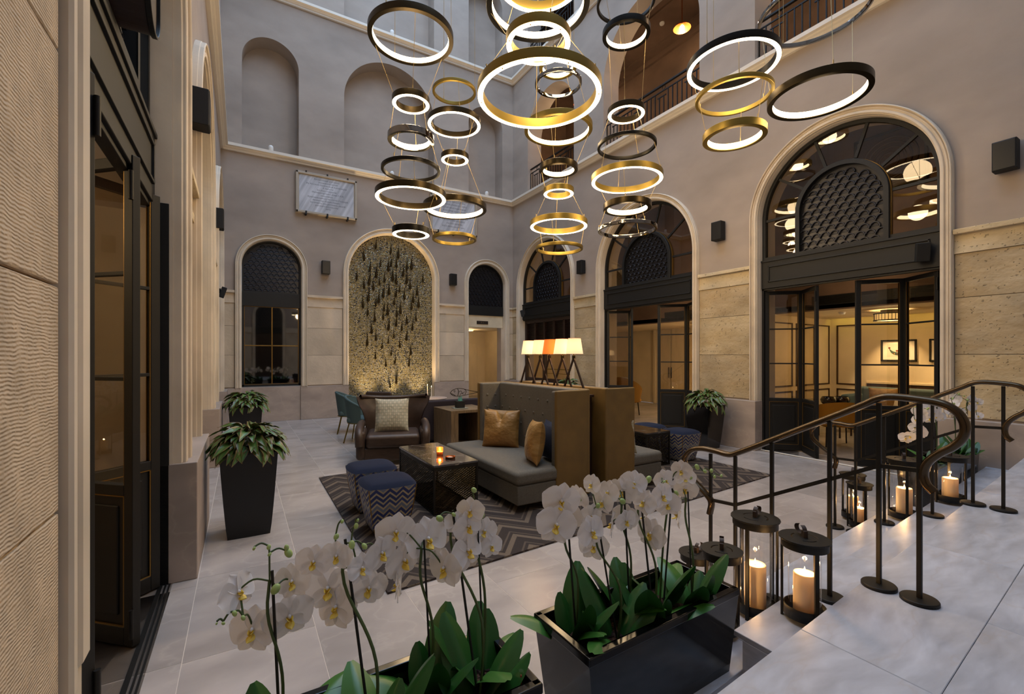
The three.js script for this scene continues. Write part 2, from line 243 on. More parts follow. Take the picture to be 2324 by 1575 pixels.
// ashlar blocks, string course and plinth on each pier
const mats = [M.stone, M.stone2, M.stone3];
function pier(wall, place, a0, a1, mm = mats, courses = [0.87, 1.64, 2.34, 2.885], split = 0, out = 0.018, band = true, us = 1.4) {
  // place(g) takes local (a along wall, y, out of wall 0..) to world
  for (let k = 0; k + 1 < courses.length; k++) {
    const cuts = [a0 + 0.004]; if (split) for (let x = a0 + split * (k % 2 ? 0.6 : 1); x < a1 - 0.3; x += split) cuts.push(x); cuts.push(a1 - 0.004);
    for (let j = 0; j + 1 < cuts.length; j++) part('stone_block', place(uvm(r2(cuts[j] + 0.002, cuts[j + 1] - 0.002, courses[k] + 0.003, courses[k + 1] - 0.003, -0.05, out, 0.004), us, rnd(), rnd())), mm[(rnd() * mm.length) | 0], wall);
  }
  if (band) part('string_course', place(uvm(mrg([r2(a0, a1, 2.885, 2.965, -0.05, 0.035, 0.003), r2(a0, a1, 2.965, 3.125, -0.05, 0.022, 0.003), r2(a0, a1, 3.125, 3.185, -0.05, 0.075, 0.006)]), 1.4, rnd(), rnd())), mm[0], wall);
}
function plinth(wall, place, a0, a1, out = 0.13, back = -0.05) { part('plinth', place(uvm(mrg([r2(a0, a1, 0, 0.85, back, out, 0.008)]), 1.6, rnd(), rnd())), M.plinth, wall); }
const onR = (g) => g.rotateY(-Math.PI / 2).translate(XR, 0, 0);   // a = z
const onL = (g) => g.rotateY(Math.PI / 2).translate(XL, 0, 0);    // a = -z
const onB = (g) => g.translate(0, 0, ZB);
{ // right wall piers (a = z)
  const e = RA.map((a) => [a[0] - a[3], a[0] + a[3], a[0] - a[1], a[0] + a[1]]);
  pier(wallR, onR, e[0][1], ZF, mats, undefined, 1.3); pier(wallR, onR, e[1][1], e[0][0]); pier(wallR, onR, e[2][1], e[1][0]); pier(wallR, onR, ZB, e[2][0]);
  plinth(wallR, onR, e[0][3] - 0.01, ZF, 0.13, -0.16); plinth(wallR, onR, e[1][3] - 0.01, e[0][2] + 0.01, 0.13, -0.16); plinth(wallR, onR, e[2][3] - 0.01, e[1][2] + 0.01, 0.13, -0.16); plinth(wallR, onR, ZB, e[2][2] + 0.01, 0.13, -0.16);
  // left wall piers (a = -z)
  const l = LA.map((a) => [-a[0] - a[3], -a[0] + a[3], -a[0] - a[1], -a[0] + a[1]]);
  pier(wallL, onL, l[0][1], l[1][0]); pier(wallL, onL, l[1][1], l[2][0]); pier(wallL, onL, l[2][1], -ZB);
  pier(wallL, onL, -ZF, l[0][0] - 0.002, [M.tooled], [-0.02, 0.29, 0.78, 1.28, 1.773, 2.286, 2.79, 3.3, 3.8, 4.3, 4.8, 5.4], 2.9, 0.078, false, 0.26);
  plinth(wallL, onL, l[0][3] - 0.01, l[1][2] + 0.01, 0.146, -0.2); plinth(wallL, onL, l[1][3] - 0.01, l[2][2] + 0.01, 0.146, -0.2); plinth(wallL, onL, l[2][3] - 0.01, -ZB, 0.146, -0.2);
  part('door_jamb', onL(uvm(mrg([r2(l[0][2] - 0.17, l[0][2] + 0.005, 0, 0.86, -0.02, 0.052, 0.006), r2(l[0][2] - 0.12, l[0][2] - 0.05, 0, 0.86, -0.02, 0.075, 0.006)]), 1.2)), M.lime, wallL);
  // above the string course the near left wall keeps its tooled blocks
  // end wall
  const b = BA.map((a) => [a[0] - a[3], a[0] + a[3], a[0] - a[1], a[0] + a[1]]);
  const pale = [M.pale, M.pale2];
  pier(wallB, onB, b[0][1], b[1][0], pale); pier(wallB, onB, b[1][1], b[2][0], pale); pier(wallB, onB, b[2][1], XR, pale); pier(wallB, onB, XL, b[0][0], pale);
  plinth(wallB, onB, XL, b[0][2] + 0.005, 0.06); plinth(wallB, onB, b[0][3] - 0.02, b[1][2], 0.06, -0.1); plinth(wallB, onB, b[1][3], b[2][2], 0.06, -0.1); plinth(wallB, onB, b[2][3], XR, 0.06, -0.1);
  part('window_apron', onB(uvm(r2(b[0][2], b[0][3] - 0.02, 0, 0.855, -0.1, 0.02, 0.004), 1.6, 0.3, 0.1)), M.plinth, wallB);
}

// ---------------------------------------------------------------- floor of stone tiles, platform and steps
const floor = struct('floor', b2(XL - 0.6, 8.2, -0.05, -0.0012, ZB - 0.6, ZF), M.grout, 'polished beige limestone floor');
{
  const rows = [-0.83, -0.27]; for (let x = 0.38; x < 7.5; x += 0.587) rows.push(x); rows.push(7.47, 8.12);
  for (let i = 0; i + 1 < rows.length; i++) {
    let z = ZB - 0.3 + rr(-0.8, 0);
    while (z < -1.3) { const l = rr(0.85, 1.35); const z1 = Math.min(z + l, -1.2); part('floor_tile', uvm(b2(rows[i] + 0.0018, rows[i + 1] - 0.0018, -0.03, 0, z + 0.0018, z1 - 0.0018), 1.7, rnd(), rnd()), M.tile[(rnd() * 3) | 0], floor); z = z1; }
  }
}
const sk = (x, z) => z - 0.067 * (x - 2.0);     // the stair edges run slightly askew to the walls
function slabGeo(x0, x1, y0, y1, zA, zB) { // plan: between askew lines zA (front, far) and zB
  const s = new THREE.Shape(); s.moveTo(x0, -sk(x0, zB)); s.lineTo(x1, -sk(x1, zB)); s.lineTo(x1, -sk(x1, zA)); s.lineTo(x0, -sk(x0, zA)); s.closePath();
  return extr(s, y1 - y0 - 0.004, 0.002, 2).rotateX(-Math.PI / 2).translate(0, y0 + 0.002, 0);
}
const stairs = sgroup('floor_platform', 'raised stone platform with three steps down to the courtyard');
{
  part('platform_core', mrg([slabGeo(XL, XR, 0, 0.455, -0.94, 3.0).translate(0, 0, 0), slabGeo(2.0, XR, 0, 0.295, -1.24, -0.9), slabGeo(XL, XR, 0, 0.135, -1.57, -0.9)]), M.slab[1], stairs);
  const cut = (y, zA, zB, xs, th = 0.025) => { for (let i = 0; i + 1 < xs.length; i++) part(y > 0.4 ? 'platform_slab' : 'step_tread', uvm(slabGeo(xs[i] + 0.0012, xs[i + 1] - 0.0012, y - th, y, zA, zB), 1.9, rnd(), rnd()), M.slab[(rnd() * 2) | 0], stairs); };
  cut(0.48, -0.986, -0.551, [XL, 0.6, 2.0, 3.55, 5.0, 6.4, XR]); cut(0.48, -0.549, 0.14, [XL, 0.9, 1.9, 2.73, 3.9, 5.2, 6.5, XR]); cut(0.48, 0.142, 0.84, [XL, 0.6, 2.0, 3.4, 4.8, 6.2, XR]); cut(0.48, 0.842, 2.9, [XL, 1.6, 3.6, 5.6, XR]);
  cut(0.32, -1.285, -0.94, [2.0, 3.4, 4.9, 6.3, XR]); cut(0.16, -1.615, -1.24, [XL, 0.9, 2.2, 3.6, 5.1, 6.5, XR]);
}

// ---------------------------------------------------------------- glazed roof over the courtyard
{
  const roof = sgroup('ceiling', 'glazed courtyard roof on steel beams');
  const beams = []; for (let z = -12.5; z < ZF; z += 2.5) beams.push(b2(XL, XR, TOP + 0.02, TOP + 0.3, z - 0.06, z + 0.06)); for (const x of [XL, 1.7, 3.65, 5.6, XR]) beams.push(b2(x - 0.05, x + 0.05, TOP + 0.05, TOP + 0.25, ZB, ZF));
  part('roof_beams', beams, M.white, roof);
  part('roof_glass', b2(XL - 0.2, XR + 0.2, TOP + 0.31, TOP + 0.32, ZB - 0.2, ZF + 0.2), M.clear, roof);
}

// ---------------------------------------------------------------- fish-scale grilles, fanlights, transoms
const scaleGeo = (() => { const s = new THREE.Shape(); s.absarc(0, 0, 0.066, 0, Math.PI, false); s.absarc(0, 0, 0.046, Math.PI, 0, true); s.closePath(); return mrg([extr(s, 0.03, 0.004, 7), extr((() => { const d = new THREE.Shape(); d.absarc(0, 0, 0.046, 0, Math.PI, false); d.closePath(); return d; })(), 0.006, 0, 6), bx(0.012, 0.03, 0.034, 0.062, -0.008, 0.016)]); })();
function grille(parent, xf, c, r, y0, sp) { // xf maps local (a,y,out) matrix
  const back = new THREE.Shape(); arch(back, c, r, y0, sp); part('grille_back', xf(extr(back, 0.02, 0, 24)), M.scale, parent);
  const dx = 0.128, dy = 0.098; let k = 0;
  const inv = new THREE.Matrix4();
  for (let y = y0 + 0.03; y < sp + r; y += dy, k++) for (let a = c - r + (k % 2 ? 0.5 : 1) * dx * 0.8; a < c + r; a += dx) {
    const lim = y + 0.06 < sp ? r : Math.sqrt(Math.max(0, r * r - (y + 0.06 - sp) ** 2)); if (Math.abs(a - c) > lim - 0.05) continue;
    const m = part('grille_scale', scaleGeo, M.scale, parent); const q = new THREE.Object3D(); q.position.set(a, y, 0.02); q.rotation.x = -0.18; q.updateMatrix(); xf.m(m, q.matrix);
  }
}
function mkxf(mat) { const f = (g) => g.applyMatrix4(mat); f.m = (mesh, local) => { mesh.applyMatrix4(new THREE.Matrix4().multiplyMatrices(mat, local)); }; return f; }
const mR = (x) => new THREE.Matrix4().makeRotationY(-Math.PI / 2).setPosition(x, 0, 0); // a = z, out = -x
const mL = (x) => new THREE.Matrix4().makeRotationY(Math.PI / 2).setPosition(x, 0, 0);  // a = -z, out = +x
const mB = (z) => new THREE.Matrix4().makeTranslation(0, 0, z);
function ringShape(c, ro, ri, y0, sp) { const s = new THREE.Shape(); arch(s, c, ro, y0, sp); s.holes.push(arch(new THREE.Path(), c, ri, y0 + (ro - ri), sp)); return s; }
function fanlight(win, xf, c, r, sp, y0 = 3.25) {
  part('fan_frame', xf(extr(ringShape(c, r, r - 0.05, y0, sp), 0.07, 0.004, 40)), M.ironDoor, win);
  const gr = r * 0.53;
  const pts = []; for (const t of [0, 36, 72, 108, 144, 180]) { const a = t * Math.PI / 180; pts.push(bar([c + Math.cos(a) * (gr + 0.02), sp + Math.sin(a) * (gr + 0.02), 0.035], [c + Math.cos(a) * (r - 0.03), sp + Math.sin(a) * (r - 0.03), 0.035], 0.03, 0.04)); }
  for (const p of pts) part('muntin', xf(p), M.ironDoor, win);
  for (const t of [0, 36, 72, 108, 144]) { // glass sectors
    const a0 = t * Math.PI / 180, a1 = (t + 36) * Math.PI / 180, s = new THREE.Shape(); s.absarc(c, sp, r - 0.04, a0, a1, false); s.absarc(c, sp, gr, a1, a0, true); s.closePath(); part('glass_pane', xf(new THREE.ShapeGeometry(s, 8).translate(0, 0, 0.03)), M.glass, win);
  }
  for (const sg of [-1, 1]) part('glass_pane', xf(new THREE.PlaneGeometry(r - gr - 0.04, sp - y0 - 0.04).translate(c + sg * (r + gr - 0.04) / 2, (sp + y0) / 2, 0.03)), M.glass, win);
  part('grille_frame', xf(extr(ringShape(c, gr, gr - 0.06, y0 - 0.02, sp), 0.1, 0.006, 32)), M.ironDoor, win);
  part('gilt_edge', xf(extr(ringShape(c, gr + 0.008, gr - 0.004, y0 - 0.02, sp), 0.05, 0, 32)), M.goldBead, win);
  grille(win, xf, c, gr - 0.05, y0, sp);
}
function transom(win, xf, c, r, y0, y1) {
  part('transom_beam', xf(mrg([r2(c - r, c + r, y0, y1, 0, 0.10, 0.006), r2(c - r, c + r, y1 - 0.02, y1 + 0.012, 0, 0.115, 0.004), r2(c - r, c + r, y0 - 0.03, y0, 0.02, 0.08, 0.004)])), M.ironDoor, win);
  const h = y1 - y0, w = r - 0.12, z = 0.105; const fr = []; fr.push(r2(c - w, c + w, y0 + h * 0.22, y0 + h * 0.22 + 0.022, 0.09, z + 0.012, 0.004), r2(c - w, c + w, y0 + h * 0.8 - 0.022, y0 + h * 0.8, 0.09, z + 0.012, 0.004), r2(c - w, c - w + 0.022, y0 + h * 0.22, y0 + h * 0.8, 0.09, z + 0.012, 0.004), r2(c + w - 0.022, c + w, y0 + h * 0.22, y0 + h * 0.8, 0.09, z + 0.012, 0.004));
  part('panel_moulding', xf(mrg(fr)), M.ironDoor, win);
}
RA.forEach((a, i) => { const w = sgroup('window_' + (i + 1), ['arched fanlight over the wide open lounge doors beside the steps', 'arched fanlight over the middle lounge doors of the right wall', 'arched fanlight above the louvred bar front'][i]); const xf = mkxf(mR(XR + 0.16)); fanlight(w, xf, a[0], a[1] - 0.01, a[2]); transom(w, xf, a[0], a[1] - 0.005, 2.77, 3.24); });
LA.forEach((a, i) => { const w = sgroup('window_' + (i + 4), 'arched fanlight of the left wall'); const xf = mkxf(mL(XL - 0.2)); fanlight(w, xf, -a[0], a[1] - 0.01, a[2], 3.18); transom(w, xf, -a[0], a[1] - 0.005, 2.68, 3.16); });
[0, 2].forEach((i) => { const a = BA[i]; const w = sgroup('window_' + (7 + i / 2), i ? 'fish scale grille over the corridor doorway' : 'arched window with fish scale grille over four mirrored panes'); const xf = mkxf(mB(ZB - 0.16));
  grille(w, xf, a[0], a[1] - 0.02, 3.2, a[2]); part('grille_frame', xf(extr(ringShape(a[0], a[1] - 0.006, a[1] - 0.04, 3.17, a[2]), 0.08, 0.004, 32)), M.ironDoor, w);
  const y0 = i ? 2.91 : 2.84; part('transom_beam', xf(r2(a[0] - a[1] + 0.006, a[0] + a[1] - 0.006, y0, 3.19, -0.02, 0.09, 0.005)), M.ironDoor, w);
  if (!i) {
    part('window_frame', xf(mrg([r2(a[0] - 0.65, a[0] - 0.6, 0.87, 2.84, -0.02, 0.07, 0.004), r2(a[0] + 0.6, a[0] + 0.65, 0.87, 2.84, -0.02, 0.07, 0.004), r2(a[0] - 0.65, a[0] + 0.65, 0.87, 0.92, -0.02, 0.07, 0.004)])), M.ironDoor, w);
    part('muntin', xf(r2(a[0] - 0.012, a[0] + 0.012, 0.92, 2.84, 0.0, 0.05, 0.003)), M.goldBead, w); part('muntin', xf(r2(a[0] - 0.6, a[0] + 0.6, 1.865, 1.889, 0.0, 0.05, 0.003)), M.goldBead, w);
    part('gilt_bead', xf(mrg([b2(a[0] - 0.6, a[0] - 0.59, 0.92, 2.84, 0.02, 0.06), b2(a[0] + 0.59, a[0] + 0.6, 0.92, 2.84, 0.02, 0.06), b2(a[0] - 0.6, a[0] + 0.6, 0.92, 0.93, 0.02, 0.06), b2(a[0] - 0.6, a[0] + 0.6, 2.83, 2.84, 0.02, 0.06)])), M.goldBead, w);
    for (const sx of [-1, 1]) for (const [u0, u1] of [[0.93, 1.865], [1.889, 2.83]]) part('glass_pane', xf(new THREE.PlaneGeometry(0.578, u1 - u0).translate(a[0] + sx * 0.301, (u0 + u1) / 2, 0.02)), M.mirror, w);
    part('window_back', xf(b2(a[0] - 0.65, a[0] + 0.65, 0.87, 3.2, -0.05, -0.02)), M.wood, w);
  } else {
    part('door_head', xf(uvm(r2(a[0] - 0.64, a[0] + 0.64, 2.53, 2.91, 0.0, 0.05, 0.004), 1)), M.cream, w);
  }
});

// ---------------------------------------------------------------- folding doors
function leaf(parent, p0, p1, h = 2.72, gilt = 1) { // from plan point p0 to p1
  const dx = p1[0] - p0[0], dz = p1[1] - p0[1], w = Math.hypot(dx, dz); const mat = new THREE.Matrix4().makeRotationY(-Math.atan2(dz, dx)).setPosition(p0[0], 0.012, p0[1]);
  const xf = (g) => g.applyMatrix4(mat), s = 0.062, t = 0.022, yp = 0.86;
  part('door_frame', xf(mrg([r2(0, s, 0, h, -t, t, 0.004), r2(w - s, w, 0, h, -t, t, 0.004), r2(s, w - s, 0, 0.1, -t, t, 0.004), r2(s, w - s, h - 0.06, h, -t, t, 0.004), r2(s, w - s, yp - 0.03, yp + 0.03, -t, t, 0.004)])), M.ironDoor, parent);
  part('door_panel', xf(mrg([b2(s, w - s, 0.1, yp - 0.03, -0.008, 0.008), r2(s + 0.05, w - s - 0.05, 0.16, yp - 0.09, -0.018, 0.018, 0.008)])), M.ironDoor, parent);
  const q = [0.1, yp - 0.03], bead = []; for (const z of [-0.016, 0.016]) bead.push(b2(s, w - s, q[0], q[0] + 0.007, z - 0.004, z + 0.004), b2(s, w - s, q[1] - 0.007, q[1], z - 0.004, z + 0.004), b2(s, s + 0.007, q[0], q[1], z - 0.004, z + 0.004), b2(w - s - 0.007, w - s, q[0], q[1], z - 0.004, z + 0.004), b2(s, s + 0.005, yp + 0.03, h - 0.06, z - 0.003, z + 0.003), b2(w - s - 0.005, w - s, yp + 0.03, h - 0.06, z - 0.003, z + 0.003));
  part('gilt_bead', xf(mrg(bead)), M.goldBead, parent);
  const ys = [yp + 0.03, yp + 0.03 + (h - 0.09 - yp) / 3, yp + 0.03 + 2 * (h - 0.09 - yp) / 3, h - 0.06];
  for (let k = 0; k < 3; k++) { part('glass_pane', xf(new THREE.PlaneGeometry(w - 2 * s, ys[k + 1] - ys[k]).translate(w / 2, (ys[k] + ys[k + 1]) / 2, 0)), M.glass, parent); if (k) part('muntin', xf(r2(s, w - s, ys[k] - 0.011, ys[k] + 0.011, -0.018, 0.018, 0.003)), M.ironDoor, parent); }
  part('hinge', xf(mrg([cy(0.012, 0.012, 0.16, w, 0.05, t + 0.008, 10), cy(0.012, 0.012, 0.16, w, h - 0.25, t + 0.008, 10)])), M.iron, parent);
}
function doorPair(n, label, a, b, c) { const g = sgroup('door_' + n, label); leaf(g, a, b); leaf(g, b, c); return g; }
doorPair(1, 'folded black glazed door leaves on the far jamb of the wide lounge arch', [7.75, -4.40], [8.16, -4.0], [7.74, -3.57]);
doorPair(2, 'folded black glazed door leaves on the jamb of the wide lounge arch nearest the steps', [7.74, -3.06], [8.14, -2.62], [7.75, -2.13]);
doorPair(3, 'folded black glazed door leaves on the far jamb of the middle lounge arch', [7.76, -8.33], [8.16, -7.92], [7.75, -7.48]);
doorPair(4, 'folded black glazed door leaves on the near jamb of the middle lounge arch', [7.75, -6.74], [8.15, -6.28], [7.76, -5.76]);
doorPair(5, 'folded black glazed doors on the far jamb of the left wall arch', [-0.5, -3.97], [-0.9, -3.6], [-0.50, -3.22]);
{ const g = sgroup('door_6', 'folded black glazed doors on the near jamb of the left wall arch'); leaf(g, [-0.86, -1.95], [-0.52, -2.42], 2.6); part('sill_block', uvm(r2(-0.9, -0.42, 0, 0.14, -2.5, -1.6, 0.01), 1.2), M.lime, g); g.children.forEach((c) => { if (c.name !== 'sill_block') c.position.y += 0.14; }); }
{ const g = sgroup('trim_' + tn++, 'black steel jamb and floor track of the left wall doors'); part('door_track', mrg([b2(-0.5, -0.475, 0, 0.006, -4, -1.6), b2(-0.462, -0.452, 0, 0.008, -4, -1.6), b2(-0.44, -0.43, 0, 0.006, -4, -1.6)]), M.iron, g); part('steel_jamb', r2(-0.53, -0.44, 0, 2.7, -4.03, -3.985, 0.003), M.ironDoor, g); }
for (const [z0, z1] of [[-4.43, -2.08], [-8.36, -5.72]]) { const g = sgroup('trim_' + tn++, 'pale threshold and dark jambs of the lounge doors'); part('threshold', r2(7.66, 7.69, 0, 0.012, z0, z1, 0.003), M.white, g); part('steel_jamb', mrg([r2(7.7, 7.8, 0, 2.77, z0, z0 + 0.04, 0.003), r2(7.7, 7.8, 0, 2.77, z1 - 0.04, z1, 0.003)]), M.ironDoor, g); }

{ // wall_front doorway: arched door behind the platform (mirrored in the panes of the end window)
  const c = 1.3, r = 0.66, sp = 3.85, m = new THREE.Matrix4().makeRotationY(Math.PI).setPosition(0, 0, ZF), xf = mkxf(m), d = sgroup('door_7', 'arched brown door with fish scale grille behind the platform');
  part('door_trim', uvm(xf(mrg(architrave(-c, r, 0.8, sp, 0.48))), 1.2), M.lime, d); grille(d, xf, -c, r - 0.01, 3.2, sp); part('transom_beam', xf(r2(-c - r, -c + r, 2.85, 3.2, 0, 0.06, 0.005)), M.ironDoor, d); part('door_leaf', xf(r2(-c - r, -c + r, 0.48, 2.85, 0, 0.04, 0.005)), M.walnut, d);
  part('string_course', uvm(xf(mrg([r2(-XR, -c - 0.81, 2.9, 3.18, 0, 0.05, 0.004), r2(-c + 0.81, -XL, 2.9, 3.18, 0, 0.05, 0.004)])), 1.4), M.pale, d); part('stone_facing', uvm(xf(mrg([r2(-XR, -c - 0.81, 0.48, 2.9, 0, 0.02, 0.004), r2(-c + 0.81, -XL, 0.48, 2.9, 0, 0.02, 0.004)])), 1.4), M.pale2, d);
}
// ================================================================ ROOMS BEHIND THE ARCHES
{ // lounge behind the first right-hand arch, its neighbour, and the high rear wall seen through the fanlights
  const XW = 12.2, C = 2.5;
  M.cove2 = std({ color: '#fff0d0', emissive: new THREE.Color(1, 0.74, 0.44), emissiveIntensity: 1.5 });
  const lw = struct('wall_lounge', uvm(mrg([b2(XW, XW + 0.2, 0, 6.3, -12.6, 2.6), b2(9.3, XW, 0, C, -5.45, -5.33), b2(8.1, XW, 0, 6.3, 0.2, 0.3), b2(8.1, XW, 0, 6.3, -12.7, -12.6)]), 2), M.cream, 'cream lounge walls with dark wooden panel mouldings');
  struct('floor_lounge', uvm(b2(8.12, XW, -0.06, -0.002, -12.6, 0.3), 1.7), M.tile[1]);
  struct('ceiling_lounge', uvm(mrg([b2(9.35, XW - 0.18, C, C + 0.1, -12.6, 0.3)]), 2), M.cream);
  struct('wall_bulkhead', uvm(b2(9.35, 9.45, C - 0.02, 6.3, -12.6, 0.3), 2), M.brown, 'warm brown upper wall behind the fanlights');
  struct('ceiling_upper', b2(8.12, XW, 6.25, 6.45, -12.6, 0.3), M.cream);
  const trims = (x0, fn, panels) => { for (const [a0, a1, y0, y1] of panels) { const t = 0.028; part('panel_moulding', fn(mrg([b2(a0, a1, y0, y0 + t, 0, 0.02), b2(a0, a1, y1 - t, y1, 0, 0.02), b2(a0, a0 + t, y0, y1, 0, 0.02), b2(a1 - t, a1, y0, y1, 0, 0.02)])), M.woodTrim, lw); } };
  const onW = (g) => g.rotateY(-Math.PI / 2).translate(XW, 0, 0), onP = (g) => g.translate(0, 0, -5.33);
  trims(0, onP, [[11.55, 12.1, 0.95, 2.35], [11.55, 12.1, 0.15, 0.85], [10.6, 11.4, 0.95, 2.35], [10.6, 11.4, 0.15, 0.85], [9.7, 10.45, 0.95, 2.35], [9.7, 10.45, 0.15, 0.85]]);
  trims(0, onW, [[-5.2, -4.72, 0.95, 2.35], [-5.2, -4.72, 0.15, 0.85], [-10.55, -10.08, 0.95, 2.4], [-10.55, -10.08, 0.15, 0.85], [-9.92, -9.45, 0.95, 2.4], [-9.92, -9.45, 0.15, 0.85], [-8.9, -8.3, 0.95, 2.4], [-8.9, -8.3, 0.15, 0.85], [-8.1, -7.4, 0.95, 2.4], [-7.2, -6.5, 0.95, 2.4]]);
  part('dado_rail', onW(mrg([r2(-4.6, 0.2, 1.0, 1.05, 0, 0.03, 0.006)])), M.cream, lw); part('dado_panel', onW(r2(-4.6, 0.2, 0.9, 1.0, 0, 0.012, 0.003)), M.woodTrim, lw);
  // cove light along the top of the rear wall
  const cove = thing('cove_light', 'yellow cove light strip along the top of the lounge rear wall', 'light', [XW - 0.1, C + 0.03, -2.5]);
  part('light_strip', b2(-0.08, 0.0, -0.02, 0.0, -2.75, 2.6), M.cove, cove); { const l = new THREE.RectAreaLight(new THREE.Color().setRGB(1, 0.7, 0.16), 4, 0.08, 5.2); l.position.set(-0.04, -0.03, 0); l.lookAt(XW - 0.1 + 0.06, 0, -2.5); l.castShadow = true; cove.add(l); }
  // air grille in the bulkhead
  const ag = thing('air_grille', 'long dark slatted air grille above the lounge ceiling edge', 'vent', [9.35, 2.66, -3.3]); part('grille_frame', mrg([b2(-0.015, 0, -0.09, -0.075, -1.1, 1.1), b2(-0.015, 0, 0.075, 0.09, -1.1, 1.1), b2(-0.015, 0, -0.09, 0.09, -1.1, -1.085), b2(-0.015, 0, -0.09, 0.09, 1.085, 1.1)]), M.blackMatte, ag); part('grille_back', b2(-0.004, 0, -0.08, 0.08, -1.09, 1.09), M.iron, ag); for (let k = 0; k < 7; k++) part('slat', bx(0.014, 0.004, 2.17, -0.008, -0.06 + k * 0.02, 0), M.iron, ag);
  const ag2 = thing('air_grille', 'dark air grille above the ceiling edge behind the middle arch', 'vent', [9.35, 2.66, -7.0]); part('grille_back', b2(-0.004, 0, -0.08, 0.08, -0.9, 0.9), M.iron, ag2); for (let k = 0; k < 7; k++) part('slat', bx(0.014, 0.004, 1.78, -0.008, -0.06 + k * 0.02, 0), M.iron, ag2);
  // drum ceiling lamps
  for (const [x, z, lab] of [[10.6, -3.62, 'ribbed drum ceiling lamp in the lounge by the framed prints'], [10.6, -7.45, 'ribbed drum ceiling lamp behind the middle arch']]) {
    const d = thing('ceiling_lamp', lab, 'lamp', [x, C - 0.2, z], 0, 'drum ceiling lamps'); part('lamp_shade', cy(0.24, 0.24, 0.13, 0, 0, 0, 32, true), std({ color: '#e8c88a', emissive: new THREE.Color(1, 0.62, 0.22), emissiveIntensity: 0.8, side: THREE.DoubleSide }), d);
    part('rim', mrg([new THREE.TorusGeometry(0.25, 0.012, 8, 32).rotateX(Math.PI / 2), new THREE.TorusGeometry(0.25, 0.012, 8, 32).rotateX(Math.PI / 2).translate(0, 0.13, 0)]), M.blackMatte, d); const ribs = []; for (let k = 0; k < 30; k++) { const a = k / 30 * 2 * Math.PI; ribs.push(bx(0.008, 0.13, 0.008, Math.cos(a) * 0.246, 0.065, Math.sin(a) * 0.246)); } part('ribs', ribs, M.woodTrim, d); part('ceiling_plate', cy(0.15, 0.15, 0.07, 0, 0.13, 0, 24), M.iron, d);
    plight(d, WARM, z < -5 ? 4.5 : 2.6, 0, -0.06, 0, 6);
  }
  // recessed downlights washing the walls
  for (const [x, z, tx, tz, lab] of [[11.6, -4.1, 12.2, -4.0, 'recessed downlight washing the wall with the framed prints'], [11.6, -3.0, 12.2, -2.95, 'recessed downlight by the far framed print'], [11.5, -8.0, 12.2, -8.1, 'recessed downlight washing the wall behind the middle arch']]) {
    const d = thing('downlight', lab, 'light', [x, C - 0.005, z], 0, 'recessed downlights'); part('light_disc', cy(0.045, 0.045, 0.006, 0, -0.006, 0, 16), M.bulb, d); part('trim_ring', new THREE.TorusGeometry(0.05, 0.008, 6, 20).rotateX(Math.PI / 2), M.white, d);
    const s = new THREE.SpotLight(WARM, 9, 0, 0.62, 0.5, 2); s.position.set(0, -0.03, 0); s.target.position.set(tx - x, -1.9, tz - z); s.castShadow = true; d.add(s); d.add(s.target); s.target.name = 'aim';
  }
  const sd = thing('smoke_detector', 'white smoke detector on the lounge ceiling', 'detector', [10.3, C - 0.05, -4.3]); part('detector_body', lathe([[0, 0], [0.05, 0.005], [0.06, 0.03], [0.06, 0.05]], 20), M.white, sd);
  // framed prints: generic boat drawings
  const art = (flip) => ctex(512, 384, (g, w, h) => { g.fillStyle = '#efe9dc'; g.fillRect(0, 0, w, h); g.fillStyle = '#dcd6c8'; g.fillRect(70, 60, w - 140, h - 120); g.save(); if (flip) { g.translate(w, 0); g.scale(-1, 1); } g.strokeStyle = '#16201c'; g.lineWidth = 5; g.fillStyle = '#3d5a4a'; g.beginPath(); g.moveTo(110, 150); g.quadraticCurveTo(130, 290, 260, 290); g.quadraticCurveTo(390, 290, 400, 150); g.quadraticCurveTo(370, 230, 260, 232); g.quadraticCurveTo(150, 230, 110, 150); g.fill(); g.stroke(); for (let k = 0; k < 9; k++) { g.fillStyle = ['#8a2f22', '#c39a3a', '#2b3d6a'][k % 3]; g.fillRect(165 + k * 20, 238 + (k % 2) * 6, 12, 26); } g.fillStyle = '#8a2f22'; for (const [x, y] of [[110, 140], [400, 140], [230, 200], [280, 195]]) { g.beginPath(); g.arc(x, y, 16, 0, 7); g.fill(); g.stroke(); } g.beginPath(); g.moveTo(400, 155); g.quadraticCurveTo(360, 180, 340, 220); g.stroke(); g.restore(); });
  for (const [z, lab, fl] of [[-4.02, 'black framed boat print on the lounge wall left of the other print', 0], [-3.2, 'black framed boat print on the lounge wall nearer the room corner by the steps', 1]]) {
    const f = thing('framed_print', lab, 'picture', [XW, 1.74, z], -Math.PI / 2, 'framed boat prints'); part('picture_frame', mrg([r2(-0.31, 0.31, 0.2, 0.235, 0, 0.04, 0.006), r2(-0.31, 0.31, -0.235, -0.2, 0, 0.04, 0.006), r2(-0.31, -0.275, -0.235, 0.235, 0, 0.04, 0.006), r2(0.275, 0.31, -0.235, 0.235, 0, 0.04, 0.006)]), M.blackMatte, f); part('print', new THREE.PlaneGeometry(0.56, 0.41).translate(0, 0, 0.015), std({ map: art(fl), roughness: 0.6 }), f);
  }
  // sofa, cushions, armchair, side table with bowls
  const so = thing('lounge_sofa', 'grey blue lounge sofa against the wall under the framed prints', 'sofa', [11.35, 0, -3.4], -Math.PI / 2);
